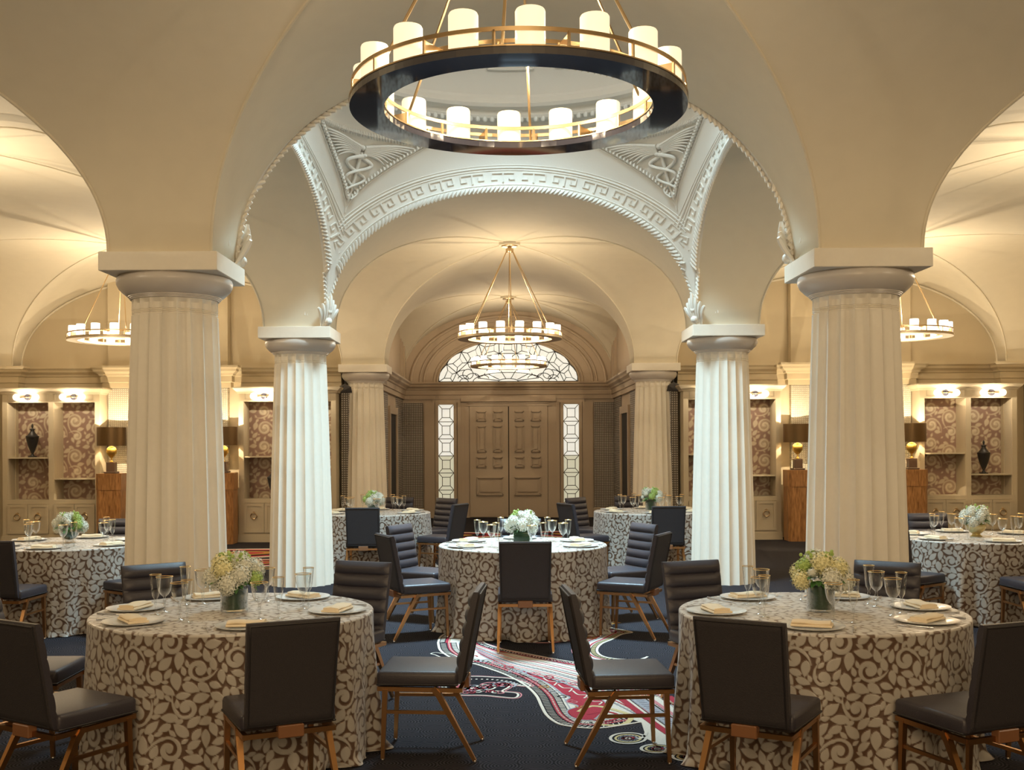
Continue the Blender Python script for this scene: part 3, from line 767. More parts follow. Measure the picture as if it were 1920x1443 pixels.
# ------------------------------------------------------------------ leaf-scroll pattern (a tile of values, sampled onto mesh vertices)
def pattern_tile(W_, H_, res, seed, spirals, leaf=(0.034, 0.050), nleaf=380, stroke_w=0.0105, rings=1):
    """returns array [ny, nx] of 0..1: raised leaves and scrolls against a darker ground, tiling in both directions"""
    rg = random.Random(seed); nx, ny = int(W_/res), int(H_/res)
    gx, gy = np.meshgrid((np.arange(nx)+0.5)*res, (np.arange(ny)+0.5)*res)
    D = np.full((ny, nx), 9.0); E = np.full((ny, nx), 9.0)
    def wrap(dx, L): return (dx+L/2) % L-L/2
    def disc_path(pts, ws):
        nonlocal D, E
        d = np.full((ny, nx), 9.0)
        for (x, y), w_ in zip(pts, ws):
            d = np.minimum(d, np.hypot(wrap(gx-x, W_), wrap(gy-y, H_))-w_)
        E = np.minimum(E, np.abs(d)); D = np.minimum(D, d)
    for (cx_, cy_, rad_, ang, hand, turns) in spirals:
        pts = []; ws = []; n = int(70*turns)
        for i in range(n):
            q = i/(n-1); r_ = rad_*(0.16+0.84*q**0.8); a = ang+hand*turns*2*PI*(1-q)
            pts.append((cx_+r_*math.cos(a), cy_+r_*math.sin(a))); ws.append(stroke_w*(0.75+0.6*math.sin(PI*min(1, q*1.1))))
        e = pts[-1]; t = Vector((pts[-1][0]-pts[-4][0], pts[-1][1]-pts[-4][1])).normalized()
        for i in range(1, 26):     # stem running on
            q = i/25; t2 = Matrix.Rotation(-hand*0.035, 2) @ t; t = t2; e = (e[0]+t.x*rad_*0.075, e[1]+t.y*rad_*0.075); pts.append(e); ws.append(stroke_w*(1.0-0.75*q))
        pts.append((cx_, cy_)); ws.append(stroke_w*1.7)
        disc_path(pts, ws)
        for m in range(1, rings):
            p2 = [(cx_+(x-cx_)*(1-0.17*m), cy_+(y-cy_)*(1-0.17*m)) for x, y in pts[10:int(70*turns)]]; disc_path(p2, [stroke_w*0.28]*len(p2))
    for it in range(nleaf):
        Lh = rg.uniform(*leaf)*(1.0 if it < nleaf*0.6 else 0.6); Wh = Lh*rg.uniform(0.50, 0.62)
        best = None
        ok = np.argwhere(D > Wh*1.02)
        if not len(ok): continue
        iy, ix = ok[rg.randrange(len(ok))]; x, y = gx[iy, ix], gy[iy, ix]
        for tr in range(7):
            a = rg.uniform(0, 2*PI); dx, dy = wrap(gx-x, W_), wrap(gy-y, H_)
            u = dx*math.cos(a)+dy*math.sin(a); v = -dx*math.sin(a)+dy*math.cos(a); q = np.clip((u/Lh+1)/2, 0, 1)
            hw = Wh*np.sin(PI*q**0.8)**0.85; d = np.where(np.abs(u) < Lh, np.abs(v)-hw, np.hypot(np.abs(u)-Lh, v))
            ins = d < 0
            if ins.any() and D[ins].min() > -0.0005:
                # favour leaves whose foot touches a stem
                fx, fy = x-math.cos(a)*Lh, y-math.sin(a)*Lh
                jx, jy = int((fx % W_)/res) % nx, int((fy % H_)/res) % ny
                sc = D[jy, jx]
                if best is None or sc < best[0]: best = (sc, d)
        if best is not None: E = np.minimum(E, np.abs(best[1])); D = np.minimum(D, best[1]+0.0008)
    S = np.clip(0.5-D/(res*2.0), 0, 1)*0.82+np.clip(1-np.abs(E+0.0)/(res*1.1), 0, 1)*(D < res)*0.22
    return np.clip(S, 0, 1).astype(np.float32)
def sample(T, W_, H_, u, v):
    ny, nx = T.shape; x = (u/W_*nx-0.5) % nx; y = (v/H_*ny-0.5) % ny
    x0 = np.floor(x).astype(int); y0 = np.floor(y).astype(int); fx, fy = x-x0, y-y0; x0 %= nx; y0 %= ny; x1 = (x0+1) % nx; y1 = (y0+1) % ny
    return (T[y0, x0]*(1-fx)*(1-fy)+T[y0, x1]*fx*(1-fy)+T[y1, x0]*(1-fx)*fy+T[y1, x1]*fx*fy).astype(np.float32)
def set_pat(me, vals, name='pat'):
    at = me.attributes.new(name, 'FLOAT', 'POINT'); at.data.foreach_set('value', np.ascontiguousarray(vals, dtype=np.float32))
CW = 2*PI*0.78/9
CT = pattern_tile(CW, 0.52, 0.0028, 3, [(0.12, 0.13, 0.055, 0.4, 1, 1.2), (0.36, 0.09, 0.048, 2.6, -1, 1.15), (0.28, 0.29, 0.060, 4.2, 1, 1.3), (0.06, 0.37, 0.050, 5.4, -1, 1.2), (0.42, 0.42, 0.050, 1.2, 1, 1.2), (0.20, 0.46, 0.036, 3.1, -1, 1.1)])
def np_mesh(name, V, F, mats, smooth=True):
    me = bpy.data.meshes.new(name); nv, nf = len(V), len(F)
    me.vertices.add(nv); me.vertices.foreach_set('co', np.ascontiguousarray(V, dtype=np.float32).ravel())
    me.loops.add(nf*4); me.loops.foreach_set('vertex_index', np.ascontiguousarray(F, dtype=np.int32).ravel())
    me.polygons.add(nf); me.polygons.foreach_set('loop_start', np.arange(0, nf*4, 4, dtype=np.int32))
    me.polygons.foreach_set('use_smooth', np.ones(nf, dtype=bool))
    for m in (mats if isinstance(mats, (list, tuple)) else [mats]): me.materials.append(m)
    me.update(calc_edges=True); return me
TR = 0.775; TH = 0.765            # table radius and height to the cloth
def cloth_mesh():
    NT = 1080; th = np.arange(NT)*2*PI/NT
    fold = np.cos(13*th+1.5*np.sin(2*th+0.7)+0.7*np.sin(5*th))+0.35*np.cos(27*th+1.1)+0.25*np.cos(7*th)
    fold = np.sign(fold)*np.abs(fold)**1.15
    rings = []                     # (r, z, foldweight, v)
    for r_ in np.linspace(0.004, TR-0.012, 92): rings.append((r_, TH, 0, r_))
    for q in np.linspace(0.1, 1, 5): rings.append((TR-0.012+0.012*math.sin(q*PI/2), TH-0.012*(1-math.cos(q*PI/2)), 0, TR-0.012+0.019*q))
    nd = 128; drop = TH-0.012-0.006
    for i in range(1, nd+1):
        q = i/nd; rings.append((TR+0.016*q+0.012*q*q, TH-0.012-drop*q, 0.033*q**1.1*(1 if q < 0.94 else 1+1.5*(q-0.94)/0.06*0.5), TR+0.007+drop*q))
    V = np.zeros((len(rings), NT, 3), dtype=np.float64); U = np.zeros((len(rings), NT)); Vv = np.zeros((len(rings), NT))
    top = []
    for i, (r_, z, fw, v) in enumerate(rings):
        rr = r_+fw*fold+(0.006*np.cos(41*th+0.5*i) if i == len(rings)-1 else 0)
        V[i, :, 0] = rr*np.cos(th); V[i, :, 1] = rr*np.sin(th); V[i, :, 2] = z
        if i < 97: U[i] = V[i, :, 0]+3.0; Vv[i] = V[i, :, 1]+3.0
        else: U[i] = th*0.78; Vv[i] = v+0.002*np.sin(9*th)
    i0 = np.arange(len(rings)-1)[:, None]*NT; k = np.arange(NT)[None, :]; k1 = (k+1) % NT
    F = np.stack([i0+k, i0+NT+k, i0+NT+k1, i0+k1], -1).reshape(-1, 4)
    c = len(rings)*NT
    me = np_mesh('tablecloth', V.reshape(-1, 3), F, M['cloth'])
    # light put into the pattern: flat top lightened like satin sheen, hanging sides darkened
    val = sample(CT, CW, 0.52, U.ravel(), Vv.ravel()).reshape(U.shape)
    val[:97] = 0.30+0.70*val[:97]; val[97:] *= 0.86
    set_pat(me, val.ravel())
    return me
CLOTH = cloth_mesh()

# ------------------------------------------------------------------ chair
def make_chair():
    t = thing('dining_chair', '', 'chair')
    # seat cushion
    mb = MB(); mb.rbox(-0.222, 0.222, -0.205, 0.235, 0.398, 0.480, 0.022, 3)
    mb.v = [(x*(1+0.02*(y+0.2)), y, z+0.010*max(0, 1-(x/0.22)**2)*max(0, 1-((y-0.02)/0.22)**2)*(z > 0.45)) for x, y, z in mb.v]
    seat = mb.build('seat', M['vinyl'], t, sharp=60)
    mb = MB(); q = [(-0.219, -0.2), (0.219, -0.2), (0.223, 0.232), (-0.223, 0.232)]; mb.tube([(x, y, 0.410) for x, y in q], 0.005, 5, closed=True); mb.build('seat_piping', M['piping'], seat)
    # back: ribbed in front, flat woven panel behind
    zb, zt, wb_, wt = 0.415, 0.905, 0.205, 0.213
    def lean(z): q = (z-zb)/(zt-zb); return -0.205-0.085*q-0.010*q*q
    NZ = 60; NX = 16; front = []; back = []
    for j in range(NZ+1):
        q = j/NZ; z = zb+(zt-zb)*q; w_ = wb_+(wt-wb_)*q; fr = []; bk = []
        ez = min(1, min(q, 1-q)*NZ/4.0); rib = abs(math.sin(q*6*PI))**0.55
        for i in range(NX+1):
            u = -1+2*i/NX; uu = math.copysign(1-(1-abs(u))**1.6, u); ex = (1-abs(uu)**7)
            e = (ez**0.5)*(0.25+0.75*ex)
            fr.append((w_*uu, lean(z)+0.010+0.030*e*(0.35+0.65*rib), z)); bk.append((w_*uu, lean(z)-0.012-0.014*(ez**0.5)*min(1, 0.3+ex*3), z))
        front.append(fr); back.append(bk)
    mb = MB(); mb.grid(front, mi=0, flip=True); 
    ring_f = front[0]+[r[-1] for r in front[1:]]+front[-1][::-1][1:]+[r[0] for r in front[::-1][1:-1]]
    ring_b = back[0]+[r[-1] for r in back[1:]]+back[-1][::-1][1:]+[r[0] for r in back[::-1][1:-1]]
    mb.grid([ring_f, ring_b], closed=True, flip=True); mb.grid(back, mi=1)
    bk = mb.build('backrest', [M['vinyl'], M['fabric']], t, sharp=75)
    mb = MB(); e = 0.012; pts = []
    for x, z in ((-wb_+e, zb+e), (wb_-e, zb+e), (wt-e, zt-e), (-wt+e, zt-e)): pts.append((x, lean(z)-0.026, z))
    P = []
    for a, b in zip(pts, pts[1:]+pts[:1]):
        for k in range(8): P.append(tuple(Vector(a)+(Vector(b)-Vector(a))*k/8))
    mb.tube(P, 0.0045, 5, closed=True); mb.build('piping', M['piping'], bk)
    # frame
    mb = MB()
    for sx in (-1, 1): mb.bar((sx*0.205, 0.232, 0.386), (sx*0.205, -0.215, 0.380), 0.0115)
    mb.bar((-0.205, 0.205, 0.384), (0.205, 0.205, 0.384), 0.010); mb.bar((-0.215, -0.215, 0.380), (0.215, -0.215, 0.380), 0.0115)
    mb.build('seat_frame', M['copper'], t, sharp=30)
    mb = MB(); mb.rbox(-0.060, 0.060, -0.246, -0.198, 0.362, 0.420, 0.004, 1); mb.build('back_bracket', M['bracket'], t, sharp=30)
    for sx in (-1, 1):
        mb = MB(); mb.bar((sx*0.205, 0.190, 0.385), (sx*0.208, 0.205, 0.012), 0.0145, 0.010); l = mb.build('leg', M['copper'], t, sharp=30)
        g = MB(); g.lathe([(0.012, 0.0), (0.013, 0.004), (0.009, 0.016)], 10, (sx*0.208, 0.205, 0)); g.build('glide', M['glide'], l)
        mb = MB(); mb.tube([(sx*0.206, -0.070, 0.392), (sx*0.208, -0.100, 0.355), (sx*0.222, -0.292, 0.012)], [0.022, 0.022, 0.0135], 4, smooth=False, ang0=PI/4); l = mb.build('leg', M['copper'], t, sharp=30)
        g = MB(); g.lathe([(0.012, 0.0), (0.013, 0.004), (0.009, 0.016)], 10, (sx*0.222, -0.293, 0)); g.build('glide', M['glide'], l)
        mb = MB(); mb.bar((sx*0.206, 0.198, 0.262), (sx*0.212, -0.150, 0.262), 0.0085); mb.build('stretcher', M['copper'], t, sharp=30)
    return t
CHAIR = make_chair()

# ------------------------------------------------------------------ tableware prototypes
def make_goblet():
    t = thing('wine_goblet', '', 'glass'); mb = MB()
    mb.lathe([(0.034, 0.0), (0.034, 0.002), (0.012, 0.005), (0.006, 0.012), (0.0045, 0.03), (0.010, 0.042), (0.005, 0.052), (0.010, 0.064), (0.006, 0.075), (0.007, 0.088), (0.022, 0.100), (0.034, 0.120), (0.041, 0.150), (0.046, 0.198)], 20, cap=False)
    mb.build('bowl_and_stem', M['glass'], t, sharp=0)
    mb = MB(); mb.tube([(0.046*math.cos(2*PI*k/24), 0.046*math.sin(2*PI*k/24), 0.198) for k in range(24)], 0.0022, 4, closed=True); mb.build('gold_rim', M['gold'], t); return t
def make_flute():
    t = thing('champagne_flute', '', 'glass'); mb = MB()
    mb.lathe([(0.030, 0.0), (0.030, 0.002), (0.010, 0.005), (0.0045, 0.014), (0.0045, 0.05), (0.009, 0.062), (0.005, 0.075), (0.009, 0.088), (0.018, 0.105), (0.024, 0.14), (0.031, 0.222)], 18, cap=False)
    mb.build('bowl_and_stem', M['glass'], t, sharp=0)
    mb = MB(); mb.tube([(0.031*math.cos(2*PI*k/20), 0.031*math.sin(2*PI*k/20), 0.222) for k in range(20)], 0.0019, 4, closed=True); mb.build('gold_rim', M['gold'], t); return t
def make_plate():
    mb = MB(); mb.lathe([(0.0, 0.004), (0.098, 0.004), (0.110, 0.008), (0.157, 0.013), (0.163, 0.014), (0.160, 0.010), (0.10, 0.001), (0.0, 0.0)], 40, cap=False)
    return tag(mb.build('charger_plate', M['plate'], None), '', 'plate')
def make_napkin():
    t = thing('folded_napkin', '', 'napkin')
    mb = MB()
    def pad(x0, x1, y0, y1, z0, z1, wv):
        rows = []
        for i in range(9):
            u = i/8
            x = x0+(x1-x0)*u
            dz = wv*math.sin(u*7)*0.004
            rows.append([(x, y0, z0+dz), (x, y0-0.004, (z0+z1)/2+dz), (x, y0, z1+dz), (x, (y0+y1)/2, z1+0.004+dz), (x, y1, z1+dz), (x, y1+0.004, (z0+z1)/2+dz), (x, y1, z0+dz)])
        mb.grid(rows, closed=True); mb.add(rows[0], [tuple(range(7))]); mb.add(rows[-1], [tuple(range(7))[::-1]])
    pad(-0.100, 0.100, -0.052, 0.050, 0.0, 0.012, 0); mb.build('lower_fold', M['napkin'], t, sharp=50)
    mb = MB(); pad(-0.096, 0.092, -0.046, 0.040, 0.0125, 0.024, 0.6); mb.build('upper_fold', M['napkin'], t, sharp=50)
    return t
def make_fork():
    t = thing('dinner_fork', '', 'fork'); mb = MB()
    mb.tube([(0, -0.10, 0.003), (0, -0.06, 0.004), (0, 0.0, 0.005), (0, 0.035, 0.004)], [0.006, 0.004, 0.003, 0.004], 6, rz=0.5); mb.build('handle', M['silver'], t)
    mb = MB(); mb.rbox(-0.011, 0.011, 0.033, 0.055, 0.002, 0.005, 0.001, 1)
    for k in range(4): x = -0.0095+0.0063*k; mb.tube([(x, 0.05, 0.0035), (x, 0.095, 0.005)], [0.0018, 0.001], 4)
    mb.build('tines', M['silver'], t); return t
def make_knife():
    t = thing('dinner_knife', '', 'knife'); mb = MB()
    mb.tube([(0, -0.11, 0.005), (0, -0.05, 0.005), (0, 0.0, 0.004)], [0.006, 0.006, 0.005], 6, rz=0.6); mb.build('handle', M['silver'], t)
    mb = MB(); mb.add([(-0.006, 0, 0.003), (0.007, 0, 0.003), (0.009, 0.07, 0.003), (0.0, 0.115, 0.003), (-0.006, 0.10, 0.003), (-0.006, 0, 0.005), (0.007, 0, 0.0036), (0.009, 0.07, 0.0036), (0, 0.115, 0.004), (-0.006, 0.10, 0.005)],
      [(0, 4, 3, 2, 1), (5, 6, 7, 8, 9), (0, 1, 6, 5), (1, 2, 7, 6), (2, 3, 8, 7), (3, 4, 9, 8), (4, 0, 5, 9)]); mb.build('blade', M['silver'], t); return t
GOB, FLU, PLA, NAP, FOR, KNI = make_goblet(), make_flute(), make_plate(), make_napkin(), make_fork(), make_knife()

def blossom_mesh(r, n, seed, mats):
    rg = random.Random(seed); mb = MB(); mb.ball((0, 0, 0), r*0.8, 8, 6)
    for i in range(n):
        z = 1-2*(i+0.5)/n; a = i*2.39996; s = math.sqrt(1-z*z); d = Vector((s*math.cos(a), s*math.sin(a), z)); u = d.orthogonal().normalized(); v = d.cross(u)
        c = d*r*rg.uniform(0.9, 1.06); rot = rg.uniform(0, PI); sz = r*rg.uniform(0.26, 0.36); vs_ = [c]; 
        for k in range(8):
            aa = rot+k*PI/4; rr = sz*(1.0 if k % 2 == 0 else 0.42); vs_.append(c+(u*math.cos(aa)+v*math.sin(aa))*rr+d*sz*(0.25 if k % 2 == 0 else 0))
        mb.add(vs_, [(0, 1+k, 1+(k+1) % 8) for k in range(8)])
    return mb.mesh('blossom', mats)
BL = [blossom_mesh(0.062, 70, 1, M['petal']), blossom_mesh(0.066, 75, 2, M['petal_yellow']), blossom_mesh(0.050, 60, 3, M['petal_green']), blossom_mesh(0.035, 30, 4, M['petal'])]
def leaf_mb(mb, base, tip, wdt, droop=0.02):
    b, t = Vector(base), Vector(tip); d = t-b; s = d.cross(Vector((0, 0, 1))); s = s.normalized() if s.length > 1e-5 else Vector((1, 0, 0)); L = []
    for i in range(5):
        q = i/4; c = b+d*q-Vector((0, 0, droop*q*q)); w_ = wdt*math.sin(PI*min(0.97, q*0.95+0.04)); L.append([c-s*w_+Vector((0, 0, w_*0.3)), c, c+s*w_+Vector((0, 0, w_*0.3))])
    mb.grid(L)
def make_bouquet(name, heads, mesh_pick, seed, R0, H0):
    t = thing(name, '', 'flowers'); rg = random.Random(seed)
    for i in range(heads):
        q = (i+0.5)/heads; el = math.acos(1-q*1.12); a = i*2.39996+seed
        x, y, z = R0*math.sin(el)*math.cos(a), R0*math.sin(el)*math.sin(a), H0*math.cos(el)
        o = link('blossom', BL[mesh_pick[i % len(mesh_pick)]], t); o.location = (x, y, z); o.rotation_euler = (rg.uniform(0, 3), rg.uniform(0, 3), 0); k = rg.uniform(0.82, 1.12); o.scale = (k, k, k*0.9)
    mb = MB()
    for i in range(30):
        a = i*2.4+seed; el = rg.uniform(0.5, 1.9); r0, r1 = R0*0.6, R0*rg.uniform(1.15, 1.42)
        d = Vector((math.sin(el)*math.cos(a), math.sin(el)*math.sin(a), math.cos(el)*0.8)); leaf_mb(mb, d*r0, d*r1, 0.020)
    mb.build('leaves', M['leaf'], t)
    mb = MB()
    for i in range(9):
        a = rg.uniform(0, 2*PI); mb.tube([(0.03*math.cos(a), 0.03*math.sin(a), -0.10), (0.06*math.cos(a), 0.06*math.sin(a), -0.01)], 0.004, 5)
        d = Vector((math.cos(a)*rg.uniform(0.3, 0.9), math.sin(a)*rg.uniform(0.3, 0.9), 1)).normalized()*R0*1.25
        for k in range(4): mb.ball(d*(0.82+0.09*k)+Vector((rg.uniform(-.012, .012), rg.uniform(-.012, .012), 0)), 0.011, 6, 4)
    mb.build('buds', M['petal_green'], t)['kind'] = 'stuff'; return t
BOU = [make_bouquet('flower_bouquet', 13, [0, 1, 0, 2, 1, 0, 3], 1, 0.122, 0.105), make_bouquet('flower_bouquet', 12, [0, 0, 2, 0, 3], 2, 0.115, 0.10)]
def make_vase(kind):
    t = thing('flower_vase', '', 'vase')
    if kind == 'cyl':
        mb = MB(); mb.lathe([(0.0, 0.0), (0.074, 0.0), (0.076, 0.003), (0.076, 0.150), (0.073, 0.150), (0.073, 0.006)], 28, cap=False); mb.build('glass_wall', M['glass'], t, sharp=50)
        mb = MB(); rows = []
        for z, r_ in ((0.014, 0.070), (0.05, 0.0715), (0.08, 0.070), (0.11, 0.072), (0.143, 0.071)): rows.append([((r_+0.0025*math.sin(3*a+40*z))*math.cos(a), (r_+0.0025*math.sin(3*a+40*z))*math.sin(a), z) for a in [2*PI*k/28 for k in range(28)]])
        mb.grid(rows, closed=True); mb.add(rows[0], [tuple(range(28))[::-1]]); mb.add(rows[-1], [tuple(range(28))]); mb.build('leaf_lining', M['leaf_wrap'], t)
    elif kind == 'cube':
        mb = MB(); mb.rbox(-0.078, 0.078, -0.078, 0.078, 0, 0.135, 0.006, 2); mb.build('glass_wall', M['glass'], t)
        mb = MB(); mb.rbox(-0.072, 0.072, -0.072, 0.072, 0.012, 0.13, 0.008, 2)
        for k in range(5): mb.rbox(-0.074, 0.074, -0.074, 0.074, 0.02+0.022*k, 0.034+0.022*k, 0.003, 1)
        mb.build('leaf_lining', M['leaf_wrap'], t)
    else:
        mb = MB(); mb.lathe([(0.0, 0), (0.055, 0.0), (0.056, 0.008), (0.040, 0.016), (0.036, 0.028), (0.06, 0.045), (0.085, 0.075), (0.092, 0.10), (0.090, 0.118), (0.086, 0.12), (0.08, 0.10)], 28, cap=False); mb.build('bowl', M['bowl_gold'] if kind == 'bowl' else M['glass'], t, sharp=50)
        if kind != 'bowl':
            mb = MB(); mb.lathe([(0.0, 0.030), (0.05, 0.045), (0.075, 0.075), (0.08, 0.10), (0.0, 0.11)], 20, cap=False); mb.build('leaf_lining', M['leaf_wrap'], t)
    return t
VAS = {k: make_vase(k) for k in ('cyl', 'cube', 'bowl', 'glass_bowl')}

# ------------------------------------------------------------------ tables
def make_table():
    t = thing('round_table', '', 'table')
    mb = MB(); mb.lathe([(0.0, 0.735), (0.755, 0.735), (0.758, 0.74), (0.758, 0.757), (0.755, 0.760), (0.0, 0.760)], 48, cap=False); mb.build('tabletop', M['burl'], t)
    for k in range(4):
        a = PI/4+k*PI/2; mb = MB(); mb.tube([(0.4*math.cos(a), 0.4*math.sin(a), 0.735), (0.45*math.cos(a), 0.45*math.sin(a), 0.0)], 0.016, 8); mb.build('leg', M['glide'], t)
    return t
TAB = make_table()
SECT = ['right', 'far right', 'far', 'far left', 'left', 'near left', 'near', 'near right']
def sector(a): return SECT[int(((a % 360)+22.5)//45) % 8]
T30 = [30, 90, 150, 210, 270, 330]
TABLES = [   # x, y, name, turn, chairs (angle, distance, note), settings, vase, bouquet
 (-1.605, 6.22, 'front left table', 0, [(356, 1.08, 'side-on, ribs facing left'), (66, 1.09, 'facing the camera'), (125, 1.14, 'facing the camera'), (180, 1.14, 'cut by the picture edge'), (238, 1.09, 'at the picture edge'), (295, 1.04, 'flat dark back towards us')], [356, 60, 118, 172, 222, 290], 'cyl', 0),
 (1.655, 6.12, 'front right table', 40, [(184, 1.10, 'side-on, ribs facing right'), (111, 1.10, 'facing the camera'), (57, 1.14, 'facing the camera'), (0, 1.14, 'mostly hidden'), (292, 1.06, 'at the picture edge'), (239, 1.05, 'flat dark back towards us')], [184, 120, 62, 8, 318, 250], 'cyl', 0),
 (0.076, 10.25, 'middle table', 80, [(270, 1.02, 'brown back squarely to us'), (90, 1.06, 'behind the flowers'), (205, 1.04, 'turned three-quarters away'), (153, 1.05, 'ribbed back showing'), (335, 1.04, 'turned three-quarters away'), (27, 1.05, 'ribbed back showing')], [28, 92, 150, 208, 268, 332], 'cube', 1),
 (-1.88, 15.1, 'back left table', 120, [(271, 1.03, 'back squarely to us'), (335, 1.03, 'turned away'), (45, 1.05, 'ribbed back showing'), (80, 1.04, 'only its top showing')], T30, 'glass_bowl', 1),
 (1.90, 15.1, 'back right table', 160, [(272, 1.03, 'back squarely to us'), (206, 1.03, 'turned away'), (136, 1.05, 'ribbed back showing'), (97, 1.04, 'only its top showing')], T30, 'cyl', 1),
 (-4.25, 10.6, 'left aisle table', 200, [(264, 1.05, 'at the picture edge'), (90, 1.06, 'facing the camera'), (326, 1.04, 'mostly behind the column')], T30, 'glass_bowl', 1),
 (4.50, 10.8, 'right aisle table', 240, [(275, 1.05, 'at the picture edge'), (88, 1.08, 'facing the camera'), (213, 1.02, 'behind another chair')], T30, 'bowl', 1)]
for (tx, ty, tn, turn, chairs, sets, vk, bk_) in TABLES:
    place(TAB, (tx, ty, 0), R(turn), 'round banquet table hidden under the scrollwork cloth, the %s' % tn, 'round banquet tables')
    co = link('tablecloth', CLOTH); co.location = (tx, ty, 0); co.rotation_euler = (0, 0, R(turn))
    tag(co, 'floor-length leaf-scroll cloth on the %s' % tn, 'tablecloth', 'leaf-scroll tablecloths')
    for a, d, note in chairs:
        x, y = tx+d*math.cos(R(a)), ty+d*math.sin(R(a))
        place(CHAIR, (x, y, 0), R(a+90), 'charcoal chair, %s side of the %s, %s' % (sector(a), tn, note), 'charcoal dining chairs round the tables')
    for a in sets:
        c, s = math.cos(R(a)), math.sin(R(a)); side = sector(a); j = rnd.uniform(-6, 6)
        def P_(r_, tq): return (tx+r_*c-tq*s, ty+r_*s+tq*c)
        where = 'on the %s side of the %s' % (side, tn)
        x, y = P_(0.585, 0); place(PLA, (x, y, TH+0.001), 0, 'pale plate under a napkin %s' % where, 'charger plates')
        place(NAP, (x, y, TH+0.010), R(a+90+j+rnd.uniform(-12, 12)), 'folded cream napkin on the plate %s' % where, 'folded napkins')
        x, y = P_(0.37, 0.09); place(GOB, (x, y, TH+0.001), R(a), 'gold-rimmed wine goblet %s' % where, 'gold-rimmed goblets')
        x, y = P_(0.375, 0.19); place(FLU, (x, y, TH+0.001), R(a), 'slim gold-rimmed flute %s' % where, 'gold-rimmed flutes')
        x, y = P_(0.60, -0.205); place(FOR, (x, y, TH+0.001), R(a+90), 'silver fork beside the plate %s' % where, 'dinner forks')
        x, y = P_(0.60, 0.205); place(KNI, (x, y, TH+0.001), R(a+90), 'silver knife beside the plate %s' % where, 'dinner knives')
    zz = {'cyl': 0.175, 'cube': 0.165, 'bowl': 0.16, 'glass_bowl': 0.15}[vk]
    vl = {'cyl': 'clear cylinder vase lined with dark green leaves', 'cube': 'square vase wrapped in green leaves', 'bowl': 'footed antique gold bowl vase', 'glass_bowl': 'small clear footed bowl vase'}[vk]
    place(VAS[vk], (tx, ty, TH+0.001), R(turn), '%s in the centre of the %s' % (vl, tn), 'centrepiece vases')
    bl = 'cream and green hydrangea bouquet' if bk_ == 0 else 'white hydrangea bouquet'
    place(BOU[bk_], (tx, ty, TH+zz), R(turn*1.7), '%s on the %s' % (bl, tn), 'centrepiece bouquets')

# ------------------------------------------------------------------ shelving cabinets, sconces, urns
WT = pattern_tile(0.72, 0.62, 0.006, 11, [(0.20, 0.16, 0.12, 0.6, 1, 1.5), (0.52, 0.30, 0.13, 3.4, -1, 1.6), (0.18, 0.46, 0.10, 5.0, 1, 1.4), (0.55, 0.04, 0.08, 1.5, -1, 1.2)], leaf=(0.04, 0.075), nleaf=26, stroke_w=0.016, rings=4)
def paper(x0, x1, z0, z1, y, seed):
    nx = int((x1-x0)/0.011); nz = int((z1-z0)/0.011); X, Z = np.meshgrid(np.linspace(x0, x1, nx+1), np.linspace(z0, z1, nz+1))
    V = np.stack([X.ravel(), np.full(X.size, y), Z.ravel()], -1); i = np.arange(nz)[:, None]*(nx+1); k = np.arange(nx)[None, :]
    F = np.stack([i+k, i+k+1, i+nx+2+k, i+nx+1+k], -1).reshape(-1, 4); me = np_mesh('wallpaper_panel', V, F, M['wallpaper']); set_pat(me, sample(WT, 0.72, 0.62, X.ravel()+seed*0.3+5, Z.ravel()+5)); return me
